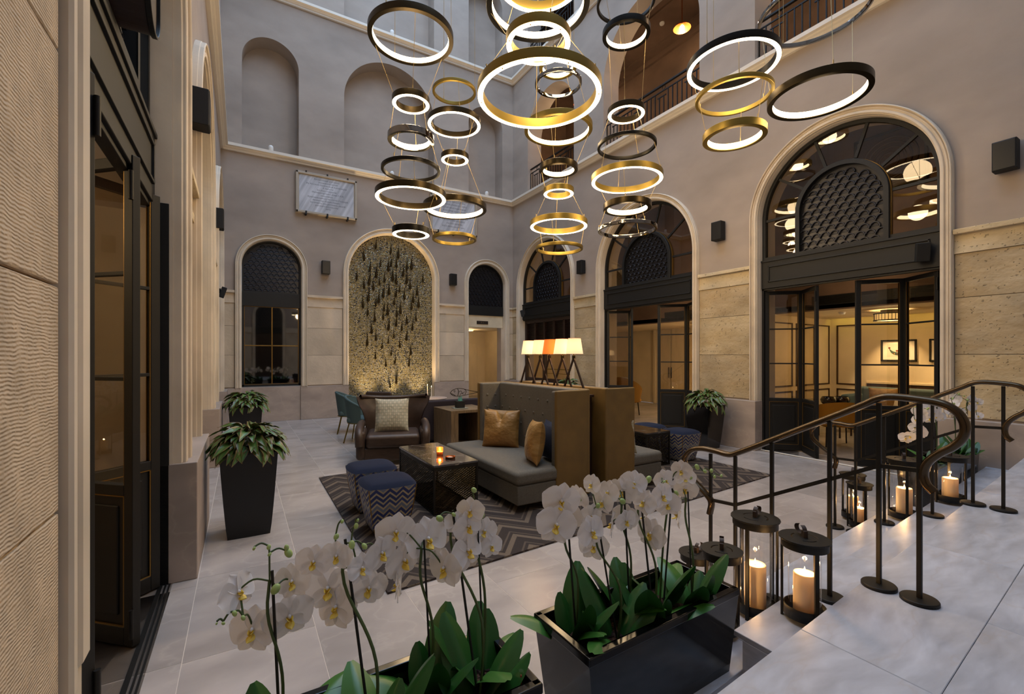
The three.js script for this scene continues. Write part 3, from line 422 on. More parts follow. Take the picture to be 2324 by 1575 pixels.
  part('backrest', rb(2.3, 0.55, 0.22, 0.06, 0, 0.68, -0.35), M.blueSofa, so); part('seat', rb(2.2, 0.2, 0.75, 0.05, 0, 0.36, 0.05), M.blueSofa, so); part('base', rb(2.2, 0.2, 0.7, 0.02, 0, 0.17, 0), M.blueSofa, so); for (const s of [-1, 1]) part('arm', rb(0.16, 0.62, 0.85, 0.05, s * 1.12, 0.5, 0), M.blueSofa, so); part('plinth', b2(-1, 1, 0, 0.07, -0.3, 0.3), M.iron, so);
  one('cushion', cush(0.5, 0.16).rotateX(-0.35).rotateY(-1.2).translate(11.25, 0.73, -3.95), M.silk, 'gold cushion on the grey blue lounge sofa', 'cushion'); one('cushion', cush(0.42, 0.14).rotateX(-0.4).rotateY(-1.7).translate(11.1, 0.66, -3.55), M.white, 'cream cushion on the grey blue lounge sofa', 'cushion');
  const ac = thing('lounge_armchair', 'mustard shell armchair inside the wide lounge arch', 'armchair', [9.25, 0, -3.95], 2.3);
  part('shell', patch(14, 18, (u, v) => { const a = v * 2.0, r = 0.36 + 0.06 * u; const back = Math.cos(a * 0.5); return [Math.sin(a) * r, 0.4 + u * (0.12 + 0.3 * Math.max(0, back) ** 2), -Math.cos(a) * r]; }), std({ color: '#b07c22', roughness: 0.8, side: THREE.DoubleSide }), ac); part('seat', rb(0.62, 0.12, 0.62, 0.05, 0, 0.42, 0), M.mustard, ac); for (const [x, z] of [[-0.25, -0.25], [0.25, -0.25], [-0.25, 0.25], [0.25, 0.25]]) part('leg', bar([x, 0, z * 1.1], [x * 0.9, 0.38, z * 0.9], 0.02), M.iron, ac);
  const ac2 = thing('lounge_armchair', 'mustard armchair seen beyond the sofa through the middle arch', 'armchair', [9.0, 0, -8.9], 1.9);
  part('shell', patch(14, 18, (u, v) => { const a = v * 2.0, r = 0.36 + 0.06 * u; const back = Math.cos(a * 0.5); return [Math.sin(a) * r, 0.4 + u * (0.16 + 0.5 * Math.max(0, back) ** 2), -Math.cos(a) * r]; }), std({ color: '#8f671f', roughness: 0.8, side: THREE.DoubleSide }), ac2); part('seat', rb(0.62, 0.12, 0.62, 0.05, 0, 0.42, 0), M.mustard, ac2); for (const [x, z] of [[-0.25, -0.25], [0.25, -0.25], [-0.25, 0.25], [0.25, 0.25]]) part('leg', bar([x, 0, z * 1.1], [x * 0.9, 0.38, z * 0.9], 0.02), M.iron, ac2);
  const st = thing('side_table', 'small dark square side table with two glossy bowls in the lounge', 'table', [10.35, 0, -4.45]); part('table_top', rb(0.55, 0.03, 0.45, 0.01, 0, 0.6, 0), M.walnut, st); for (const [x, z] of [[-0.24, -0.19], [0.24, -0.19], [-0.24, 0.19], [0.24, 0.19]]) part('leg', b2(x - 0.012, x + 0.012, 0, 0.59, z - 0.012, z + 0.012), M.walnut, st);
  for (const [x, z, k] of [[10.2, -4.5, 0], [10.47, -4.38, 1]]) one('bowl', lathe([[0, 0], [0.06, 0], [0.13, 0.06], [0.145, 0.12], [0.11, 0.18], [0.105, 0.18], [0.135, 0.12], [0.12, 0.07], [0, 0.02]], 28).translate(x, 0.616, z), M.vase, ['glossy dark round bowl on the lounge side table next to its twin, nearer the partition', 'glossy dark round bowl on the lounge side table next to its twin, nearer the sofa'][k], 'bowl');
  // double doors at the rear of the middle room
  const dd = thing('panel_door', 'cream double panelled door behind the middle arch', 'door', [XW - 0.002, 0, -10.0], -Math.PI / 2); for (const s of [-1, 1]) { const l = part('door_leaf', r2(s * 0.32 - 0.3, s * 0.32 + 0.3, 0.01, 2.5, 0.03, 0.07, 0.004), M.cream, dd); part('door_handle', bar([s * 0.05, 0.9, 0.1], [s * 0.05, 1.25, 0.1], 0.02), M.iron, l); }
  part('door_casing', mrg([r2(-0.72, -0.62, 0, 2.6, 0, 0.09, 0.01), r2(0.62, 0.72, 0, 2.6, 0, 0.09, 0.01), r2(-0.72, 0.72, 2.5, 2.61, 0, 0.09, 0.01)]), M.cream, dd);
  // relief panel seen through the fanlight
  const rp = thing('relief_panel', 'square copper relief panel with a round medallion behind the first fanlight', 'artwork', [9.33, 4.9, -3.2], -Math.PI / 2); part('panel', rb(0.95, 0.95, 0.03, 0.005, 0, 0, 0), M.woodTrim, rp); part('panel_frame', mrg([r2(-0.5, 0.5, 0.46, 0.5, -0.01, 0.04), r2(-0.5, 0.5, -0.5, -0.46, -0.01, 0.04), r2(-0.5, -0.46, -0.5, 0.5, -0.01, 0.04), r2(0.46, 0.5, -0.5, 0.5, -0.01, 0.04)]), M.blackMatte, rp); part('medallion', mrg([0.38, 0.3, 0.22, 0.13].map((r) => new THREE.TorusGeometry(r, 0.02, 6, 40).translate(0, 0, 0.02))), M.woodTrim, rp);
  // quiet warm light of the high zone behind the fanlights
  for (const [z, lab] of [[-3.255, 'light strip hidden on the room side of the wide arch transom'], [-7.04, 'light strip hidden on the room side of the middle arch transom'], [-10.82, 'light strip hidden on the room side of the bar front transom']]) { const u = thing('transom_light', lab, 'light', [8.14, 3.1, z], 0, 'transom light strips'); part('housing', b2(0, 0.05, -0.03, 0.03, -1, 1), M.iron, u); part('light_strip', b2(0.05, 0.055, -0.02, 0.02, -0.98, 0.98), M.cove2, u); const l = new THREE.RectAreaLight(WARM, 22, 0.04, 1.96); l.position.set(0.06, 0, 0); l.lookAt(8.3, 3.1, z); l.castShadow = true; u.add(l); }
}
function cush(s, t, n = 14, pinch = 0) { // pillow: two bulged sheets in the xy plane, z thick
  const f = (sg) => patch(n, n, (u, v) => { const x = v, y = 2 * u - 1, e = (1 - x * x) * (1 - y * y); const pin = 1 - 0.07 * (1 - Math.abs(x) ** 3) * Math.abs(y) - 0.0; return [x * s / 2 * (1 - 0.06 * (1 - Math.abs(y) ** 4) * (Math.abs(x) > 0 ? 1 : 0)), (y - pinch * Math.exp(-((x / 0.16) ** 2)) * Math.max(0, y) ** 2) * s / 2 * pin, sg * t / 2 * Math.pow(Math.max(0, e), 0.42) * (1 - 1.6 * pinch * Math.exp(-((x / 0.14) ** 2)) * Math.max(0, y))]; });
  const a = f(1), b = f(-1); const id = b.index.array; for (let i = 0; i < id.length; i += 3) { const q = id[i]; id[i] = id[i + 1]; id[i + 1] = q; } b.computeVertexNormals(); return mrg([a, b]);
}

// ---------------------------------------------------------------- third arch: louvred bar front; doorway corridor
{
  const g = thing('bar_front', 'dark louvred timber bar front filling the farthest arch', 'bar', [XR + 0.2, 0, -10.82], -Math.PI / 2);
  const W = 1.28; part('frame', mrg([b2(-W, W, 2.66, 2.78, -0.05, 0.05), b2(-W, W, 1.92, 2.02, -0.05, 0.05), b2(-W, -W + 0.06, 0, 2.7, -0.05, 0.05), b2(W - 0.06, W, 0, 2.7, -0.05, 0.05), b2(-0.3, -0.2, 0, 1.95, -0.05, 0.05), b2(-W, W, 0, 0.95, -0.05, 0.03)]), M.walnut, g);
  for (let k = 0; k < 5; k++) { const x0 = -W + 0.06 + k * 0.488, p = part('louvre_panel', mrg([b2(x0 + 0.01, x0 + 0.04, 2.02, 2.66, -0.03, 0.04), b2(x0 + 0.45, x0 + 0.478, 2.02, 2.66, -0.03, 0.04), b2(x0 + 0.01, x0 + 0.478, 2.0, 2.03, -0.03, 0.04), b2(x0 + 0.01, x0 + 0.478, 2.64, 2.67, -0.03, 0.04)]), M.walnut, g); for (let j = 0; j < 16; j++) part('slat', bx(0.42, 0.006, 0.05, x0 + 0.244, 2.045 + j * 0.038, 0.0).translate(0, 0, 0), M.walnut, p); }
  part('back_panel', b2(-W, W, 2.0, 2.7, -0.06, -0.05), M.walnut, g); part('glass_pane', new THREE.PlaneGeometry(2.4, 0.98).translate(0, 1.43, -0.02), M.glass, g); part('brass_rail', mrg([b2(-0.1, W - 0.06, 1.22, 1.245, -0.02, 0.03), b2(-0.1, W - 0.06, 1.1, 1.115, -0.02, 0.03)]), M.brass, g);
}
{
  const cw = struct('wall_corridor', uvm(mrg([b2(5.9, 8.2, 0, 3.2, -15.6, -15.5), b2(5.85, 5.95, 0, 3.2, -15.6, -13.1), b2(8.1, 8.2, 0, 3.2, -15.6, -13.1)]), 2), M.cream, 'dim cream corridor walls beyond the end doorway');
  struct('ceiling_corridor', b2(5.85, 8.2, 2.55, 2.65, -15.6, -13.1), M.cream); struct('floor_corridor', uvm(b2(5.85, 8.2, -0.06, -0.002, -15.6, -12.9), 1.7), M.tile[1]);
  part('door_panel', mrg([r2(7.1, 7.75, 0.1, 2.1, -15.5, -15.46, 0.01)]), M.cream, cw); part('dark_strip', b2(6.75, 6.92, 0.95, 1.95, -15.5, -15.47), M.walnut, cw); part('counter_shelf', r2(5.95, 6.6, 1.0, 1.08, -15.2, -14.6, 0.008), M.wood, cw); part('dark_alcove', b2(6.2, 6.5, 0, 2.3, -15.5, -15.48), M.walnut, cw);
  const sg = ctex(256, 64, (c, w, h) => { c.fillStyle = '#2c2017'; c.fillRect(0, 0, w, h); c.fillStyle = '#b79b6c'; for (const q of [96, 112, 150]) c.fillRect(q, 26, 7, 12); });
  one('door_sign', b2(-0.2, 0.2, -0.05, 0.05, 0, 0.015).translate(6.55, 2.68, ZB - 0.108), std({ map: sg, roughness: 0.5 }), 'small dark plate on the white head of the corridor doorway', 'sign');
  const l = thing('corridor_lamp', 'round flush ceiling light in the corridor beyond the end doorway', 'lamp', [6.9, 2.5, -14.3]); part('diffuser', lathe([[0, 0], [0.1, 0.005], [0.12, 0.05]], 20), std({ color: '#fff1d0', emissive: new THREE.Color(1, 0.72, 0.38), emissiveIntensity: 0.8 }), l); plight(l, WARM, 0.7, 0, -0.08, 0, 3);
}
// ---------------------------------------------------------------- galleries behind the upper openings of the right wall
{
  for (const st of [0, 1]) {
    const y = 6.5 + 4 * st; struct('floor_gallery_' + (st + 1), b2(8.12, 9.9, y - 0.2, y, -12.6, 2.6), M.brown); struct('ceiling_gallery_' + (st + 1), uvm(mrg([b2(8.12, 9.9, y + 3.35, y + 3.5, -12.6, 2.6), b2(9.72, 9.82, y + 3.22, y + 3.35, -12.6, 2.6), b2(9.4, 9.44, y + 3.3, y + 3.36, -12.6, 2.6), b2(8.5, 8.54, y + 3.3, y + 3.36, -12.6, 2.6)]), 2), M.brown);
    struct('wall_gallery_' + (st + 1), uvm(mrg([b2(9.8, 9.9, y, y + 3.5, -12.6, 2.6), b2(8.1, 9.9, y, y + 3.5, -12.75, -12.6), b2(8.1, 9.9, y, y + 3.5, 2.6, 2.7)]), 2), M.brown, 'warm brown gallery wall behind the upper arches');
  }
  for (const [z, lab] of [[-6.79, 'glowing copper pendant lamp in the gallery behind the middle upper opening'], [-10.4, 'glowing copper pendant lamp in the gallery behind the far upper opening'], [-3.3, 'glowing copper pendant lamp in the gallery behind the near upper opening']]) {
    const g = thing('gallery_pendant', lab, 'lamp', [8.62, 9.1, z], 0, 'gallery pendants'); part('lamp_shade', lathe([[0.19, 0], [0.16, 0.05], [0.07, 0.12], [0.03, 0.14]], 24), std({ color: '#b8662c', roughness: 0.4, metalness: 0.6, side: THREE.DoubleSide }), g); part('bulb', new THREE.SphereGeometry(0.055, 14, 10).scale(1, 1.4, 1).translate(0, 0.0, 0), M.bulb, g); part('rod', cy(0.012, 0.012, 0.62, 0, 0.14, 0, 8), M.copper, g); plight(g, new THREE.Color().setRGB(1, 0.72, 0.44), 3.2, 0, -0.1, 0, 4);
  }
  const sd = thing('gallery_detector', 'small white smoke detector on the gallery ceiling', 'detector', [8.9, 9.8, -7.6]); part('detector_body', lathe([[0, 0], [0.05, 0.005], [0.06, 0.03], [0.06, 0.05]], 20), M.white, sd);
  const names = [['far', 'first'], ['middle', 'first'], ['near', 'first'], ['far', 'second'], ['middle', 'second'], ['near', 'second']];
  for (let st = 0; st < 2; st++) UR.forEach((a, i) => {
    const y = 6.62 + 4 * st, b = thing('balustrade', `dark iron balustrade in the ${names[i + 3 * st][0]} gallery opening above the ${names[i + 3 * st][1]} ledge`, 'railing', [XR + 0.1, y, a[0]]); const r = a[1] - 0.02;
    part('top_rail', b2(-0.025, 0.025, 0.78, 0.81, -r, r), M.iron, b); part('mid_rail', b2(-0.012, 0.012, 0.66, 0.68, -r, r), M.iron, b); part('bottom_rail', b2(-0.012, 0.012, 0.05, 0.07, -r, r), M.iron, b);
    const n = Math.round(2 * r / 0.115); for (let k = 0; k <= n; k++) { const z = -r + 2 * r * k / n, low = k % 6 === 2 || k % 6 === 3; part('baluster', b2(-0.009, 0.009, 0.07, low ? 0.56 : 0.67, z - 0.009, z + 0.009), M.iron, b); if (k % 6 === 3) { part('cross_bar', b2(-0.009, 0.009, 0.55, 0.57, z - 2 * r / n - 0.05, z + 0.06), M.iron, b); part('ring', new THREE.TorusGeometry(0.04, 0.007, 6, 16).rotateY(Math.PI / 2).translate(0, 0.73, z), M.iron, b); } }
  });
  // room behind the left-hand doors
  struct('wall_side_room', uvm(mrg([b2(-4.2, -4.0, 0, 6, -12.6, 0.5), b2(-4, -0.83, 0, 6, -12.7, -12.6), b2(-4, -0.83, 0, 6, 0.4, 0.5)]), 2), M.cream, 'cream side room walls beyond the left doors'); struct('floor_side_room', uvm(b2(-4, -0.8, -0.06, -0.002, -12.6, 0.5), 1.7), M.tile[1]); struct('ceiling_side_room', b2(-4, -0.83, 3.3, 3.4, -12.6, 0.5), M.brown);
  const l = thing('side_room_lamp', 'round ceiling lamp in the side room beyond the left doors', 'lamp', [-2.4, 2.9, -3.2]); part('diffuser', lathe([[0, 0], [0.2, 0.02], [0.22, 0.1]], 24), std({ color: '#fff1d0', emissive: new THREE.Color(1, 0.74, 0.4), emissiveIntensity: 1.5 }), l); part('rod', cy(0.01, 0.01, 0.3, 0, 0.1, 0, 8), M.iron, l); plight(l, WARM, 2.5, 0, -0.08, 0, 3);
}
// ================================================================ RING CHANDELIERS
const RINGS = [
  ['A', 1.81, 5.56, -5.44, 0.521, 'i', 'bronze'], ['A', 1.94, 4.98, -5.84, 0.247, 'b', 'bronze'], ['A', 1.94, 4.48, -5.84, 0.304, 'i', 'chrome'], ['A', 1.94, 4.08, -5.84, 0.387, 'n', 'black'], ['A', 1.94, 3.72, -5.84, 0.464, 'b', 'bronze'], ['A', 1.94, 3.24, -5.84, 0.245, 'b', 'black'],
  ['B', 2.84, 5.71, -6.46, 0.337, 'n', 'gold'], ['B', 2.84, 5.21, -6.46, 0.411, 'b', 'bronze'], ['B', 2.85, 4.67, -6.46, 0.214, 'b', 'bronze'], ['B', 2.85, 3.89, -6.46, 0.491, 'i', 'bronze'], ['B', 2.84, 3.42, -6.46, 0.341, 'n', 'gold'],
  ['C', 2.33, 5.05, -3.38, 0.401, 'b', 'gold'], ['C', 2.43, 4.96, -3.56, 0.493, 'i', 'black'], ['C', 2.32, 4.46, -3.39, 0.296, 'b', 'gold'], ['C', 2.33, 3.98, -3.39, 0.564, 'b', 'gold'],
  ['D', 4.22, 6.09, -5.63, 0.29, 'i', 'gold'], ['D', 4.23, 5.84, -5.63, 0.364, 'n', 'chrome'], ['D', 4.23, 5.12, -5.63, 0.527, 'i', 'gold'], ['D', 4.23, 4.5, -5.62, 0.296, 'i', 'bronze'], ['D', 4.23, 4.14, -5.62, 0.236, 'b', 'gold'], ['D', 4.23, 3.63, -5.62, 0.444, 'b', 'gold'], ['D', 4.24, 3.27, -5.62, 0.366, 'n', 'gold'],
  ['E', 4.76, 6.7, -4.72, 0.413, 'n', 'black'], ['E', 4.77, 6.25, -4.72, 0.337, 'i', 'black'], ['E', 4.77, 5.11, -4.72, 0.263, 'b', 'bronze'], ['E', 4.77, 4.63, -4.71, 0.417, 'n', 'black'], ['E', 4.77, 4.15, -4.71, 0.504, 'b', 'gold'], ['E', 4.78, 3.74, -4.71, 0.339, 'i', 'bronze'], ['E', 4.78, 3.43, -4.71, 0.417, 'n', 'chrome'],
  ['F', 4.96, 5.03, -3.2, 0.503, 'b', 'black'], ['F', 4.97, 4.66, -3.19, 0.422, 'n', 'gold'], ['F', 4.98, 4.18, -3.19, 0.346, 'i', 'gold'],
  ['G', 5.89, 5.72, -2.76, 0.595, 'n', 'chrome'], ['G', 5.5, 4.49, -2.53, 0.496, 'i', 'bronze'],
];
const STRAND = { A: 'strand nearest the script plaque', B: 'strand in front of the mosaic arch', C: 'strand nearest the orchids', D: 'strand above the table lamps', E: 'strand before the middle arch', F: 'strand before the wide arch', G: 'pair nearest the wide arch' };
const FIN = { bronze: ['dark bronze', M.bronze], chrome: ['polished chrome', M.chrome], black: ['black', M.ringBlack], gold: ['brushed gold', M.brass] };
const LIT = { i: 'lit inside', b: 'lit underneath', n: 'unlit' };
const ORD = ['lowest', 'second lowest', 'third lowest', 'fourth lowest', 'fifth lowest', 'sixth lowest', 'topmost'];
RINGS.forEach((r, i) => {
  const [col, x, y, z, R, ty, fin] = r, mates = RINGS.filter((q) => q[0] === col), k = mates.length - 1 - mates.indexOf(r);
  const g = thing('ring_light', `${FIN[fin][0]} ring ${LIT[ty]}, ${ORD[Math.min(k, 6)]} of the ${STRAND[col]}`, 'ring light', [x, y, z], i * 0.7, 'suspended ring chandelier');
  const h = ty === 'n' ? 0.05 : 0.085, t = ty === 'n' ? 0.034 : 0.055, N = 72;
  // band: outer wall, top, inner wall (and bottom where it carries no light)
  const c = 0.004, prof = [[R - t, 0], [R - c, 0], [R, c], [R, h - c], [R - c, h], [R - t + c, h], [R - t, h - c], [R - t, 0]];
  part('band', lathe(prof, N), FIN[fin][1], g);
  if (ty === 'b') { part('light_strip', lathe([[R - t + 0.004, -0.003], [R - 0.005, -0.003], [R - 0.005, 0.001]], N), M.strip, g); const pins = []; for (let q = 0; q < 6; q++) { const a = q * Math.PI / 3; pins.push(new THREE.SphereGeometry(0.007, 6, 5).translate(Math.cos(a) * (R - t / 2), -0.004, Math.sin(a) * (R - t / 2))); } part('pins', pins, M.brass, g); }
  if (ty === 'i') part('light_strip', lathe([[R - t - 0.003, 0.008], [R - t - 0.003, h - 0.008]], N), M.strip, g);
  const up = mates[mates.indexOf(r) - 1], top = up ? [up[1] - x, up[2] - y + 0.01, up[3] - z, up[4] - 0.03] : [0, TOP - y - 0.1, 0, R * 0.9];
  for (let q = 0; q < 3; q++) { const a = q * 2.0944 + 0.4, rot = -i * 0.7; const tx = top[0] * Math.cos(-rot) - 0, dxl = top[0] * Math.cos(rot) + top[2] * -Math.sin(-rot) * -1;
    const lx = top[0] * Math.cos(i * 0.7) - top[2] * Math.sin(i * 0.7), lz = top[0] * Math.sin(i * 0.7) + top[2] * Math.cos(i * 0.7); const rad = R - t / 2;
    const A = [Math.cos(a) * rad, h, Math.sin(a) * rad], B = [lx + Math.cos(a) * top[3], top[1], lz + Math.sin(a) * top[3]];
    part('suspension_wire', mrg([tube([A, B], 0.0028, 1, 5), cy(0.006, 0.006, 0.05, A[0], A[1], A[2], 6)]), M.wire, g); }
  if (ty !== 'n') plight(g, WARM, RING_CD * (0.5 + R), 0, ty === 'b' ? -0.06 : h / 2, 0, Math.min(10, R * 20));
});

// ---------------------------------------------------------------- wall speakers
function speaker(label, p, turn, tilt = 0, s = 1) { const g = thing('wall_speaker', label, 'speaker', p, turn, 'black wall speakers'); const b = part('cabinet', rb(0.2 * s, 0.34 * s, 0.14 * s, 0.008, 0, 0, 0.09), M.blackMatte, g); b.rotation.x = tilt; const f = part('front_grille', rb(0.18 * s, 0.32 * s, 0.008, 0.004, 0, 0, 0.162 * s), M.potSatin, g); f.rotation.x = tilt; part('bracket', b2(-0.03, 0.03, -0.05, 0.05, 0, 0.05), M.iron, g); return g; }
[[-1.5, 'beside the wide lounge arch over the steps'], [-5.14, 'between the two lounge arches'], [-9.05, 'between the middle arch and the bar front arch']].forEach(([z, w]) => speaker('black box speaker on the right wall ' + w, [XR, 3.92, z], -Math.PI / 2));
[[-5.15, 'after the folding doors'], [-9.1, 'between its second and third arch']].forEach(([z, w]) => speaker('black box speaker on the left wall ' + w, [XL, 3.94, z], Math.PI / 2));
[[1.88, 'between the mirrored window and the mosaic'], [5.46, 'between the mosaic and the corridor doorway']].forEach(([x, w]) => speaker('black box speaker on the end wall ' + w, [x, 3.92, ZB], 0));
speaker('tilted black speaker on the black transom of the wide lounge arch', [XR + 0.06, 2.99, -2.3], -Math.PI / 2 + 0.5, 0.2, 0.7); speaker('small tilted speaker at the near edge of the bar front arch transom', [XR + 0.02, 2.98, -11.9], -Math.PI / 2 - 0.4, 0.25, 0.6); speaker('small tilted speaker low on the left wall in the room corner', [XL, 2.98, -11.2], Math.PI / 2, 0.3, 0.65);
{ const g = thing('heater_lamp', 'dark half round canopy heater over the left folding doors', 'heater', [-0.6, 3.3, -2.85], Math.PI / 2); const s = new THREE.Shape(); s.moveTo(-0.16, 0.3); s.lineTo(-0.16, 0.1); s.absarc(0, 0.1, 0.16, Math.PI, 2 * Math.PI, false); s.lineTo(0.16, 0.3); s.closePath(); part('hood', extr(s, 0.16, 0.006, 16).translate(0, 0, 0.05), M.walnut, g); part('rim', extr((() => { const q = new THREE.Shape(); q.moveTo(-0.17, 0.3); q.lineTo(-0.17, 0.1); q.absarc(0, 0.1, 0.17, Math.PI, 2 * Math.PI, false); q.lineTo(0.17, 0.3); q.lineTo(0.155, 0.3); q.lineTo(0.155, 0.1); q.absarc(0, 0.1, 0.155, 2 * Math.PI, Math.PI, true); q.lineTo(-0.155, 0.3); q.closePath(); return q; })(), 0.02, 0.002, 16).translate(0, 0, 0.21), M.iron, g); part('bracket', b2(-0.03, 0.03, 0.15, 0.25, -0.05, 0.06), M.iron, g); }

// ---------------------------------------------------------------- inscribed marble plaques
const plaqueTex = (lines, fnt, seed0) => ctex(1024, 736, (g, w, h) => {
  const id = g.createImageData(w, h); for (let j = 0; j < h; j++) for (let i = 0; i < w; i++) { const u = i / w, v = j / h, n = fbm(u + v * 0.35, v * 0.2, 22, 3, 4, seed0), m = fbm(u + v * 0.3, v, 3, 2, 4, seed0 + 9), b = 150 + 74 * n + 46 * (m - 0.5), k = (j * w + i) * 4; id.data[k] = b; id.data[k + 1] = b; id.data[k + 2] = b * 1.01 + 2; id.data[k + 3] = 255; } g.putImageData(id, 0, 0);
  g.fillStyle = '#3c3c40'; g.textAlign = 'center'; lines.forEach((t, i) => { g.font = fnt; g.fillText(t, w / 2 + (i % 2 ? 14 : -10), 70 + i * (h - 90) / lines.length); });
});
[[1.17, 2.66, 5.26, 6.31, 'grey veined marble plaque with slanted script on the end wall left of the mosaic', ['Воспитанию русскихъ', 'родителей детей', 'Въ Русской Посольской Канцелярiи', '4 Августа', 'въ годъ открытiя', 'Императорскаго Дома Е.И.В.', 'сооружено', 'Приближенному къ Особе Государя', 'Великому Князю Никитѣ', 'на память отъ русскихъ людей', 'русскаго посольства', '1875'], 'italic 42px serif', 201], [4.73, 6.26, 5.3, 6.4, 'grey veined marble plaque with upright lettering on the end wall right of the mosaic', ['ΒΑΣΙΛΕΩΣ ΤΩΝ ΕΛΛΗΝΩΝ', 'ΜΝΗΜΗΣ ΕΝΕΚΕΝ ΑΓΑΘΗΣ', 'ΚΑΙ ΤΩΝ ΠΡΟΓΟΝΩΝ ΗΜΩΝ', 'ΑΝΗΓΕΡΘΗ ΤΟ ΔΕΥΤΕΡΟΝ', 'ΕΠΙ ΤΗΣ ΠΡΟΕΔΡΙΑΣ', 'ΚΑΙ ΤΩΝ ΣΥΝΔΡΟΜΩΝ ΠΑΝΤΩΝ', 'ΤΟΥΤΟ ΤΟ ΟΙΚΟΔΟΜΗΜΑ', 'ΕΝ ΕΤΕΙ ΣΩΤΗΡΙΩ', 'ΚΑΤΑ ΜΗΝΑ ΜΑΙΟΝ 1871'], '44px serif', 231]].forEach(([x0, x1, y0, y1, lab, lines, fnt, sd]) => {
  const p = thing('marble_plaque', lab, 'plaque', [(x0 + x1) / 2, (y0 + y1) / 2, ZB]); const w = (x1 - x0) / 2, h = (y1 - y0) / 2; const mt = std({ map: plaqueTex(lines, fnt, sd), roughness: 0.45 }), pm = std({ color: '#c9c7c5', map: T.lime, roughness: 0.5 });
  part('slab', b2(-w, w, -h, h, 0, 0.08), pm, p); part('inscription', new THREE.PlaneGeometry(2 * w - 0.16, 2 * h - 0.14).translate(0, 0, 0.0815), mt, p);
  part('moulded_border', mrg([r2(-w, w, h - 0.06, h, 0.07, 0.12, 0.012), r2(-w, w, -h, -h + 0.06, 0.07, 0.12, 0.012), r2(-w, -w + 0.06, -h, h, 0.07, 0.12, 0.012), r2(w - 0.06, w, -h, h, 0.07, 0.12, 0.012)]), pm, p);
  for (const q of [-0.68, 0, 0.68]) { part('clip', b2(q * w - 0.018, q * w + 0.018, -h - 0.04, -h + 0.05, 0, 0.14), M.blackMatte, p); part('clip', b2(q * w - 0.018, q * w + 0.018, h - 0.01, h + 0.025, 0, 0.13), M.blackMatte, p); }
});
// small white uplights on the ledge in front of the niches
for (const st of [0, 1]) for (const [x, w] of [[0.62, 'narrow left niche'], [3.62, 'wide middle niche'], [6.62, 'narrow right niche']]) { const u = thing('ledge_uplight', `small white uplight on the ${st ? 'upper' : 'lower'} ledge at the ${w}`, 'light', [x, st ? 10.61 : 6.65, ZB + 0.06], 0, 'ledge uplights'); part('housing', lathe([[0, 0], [0.055, 0], [0.055, 0.1], [0.05, 0.13], [0.03, 0.15], [0, 0.155]], 18), M.white, u); }

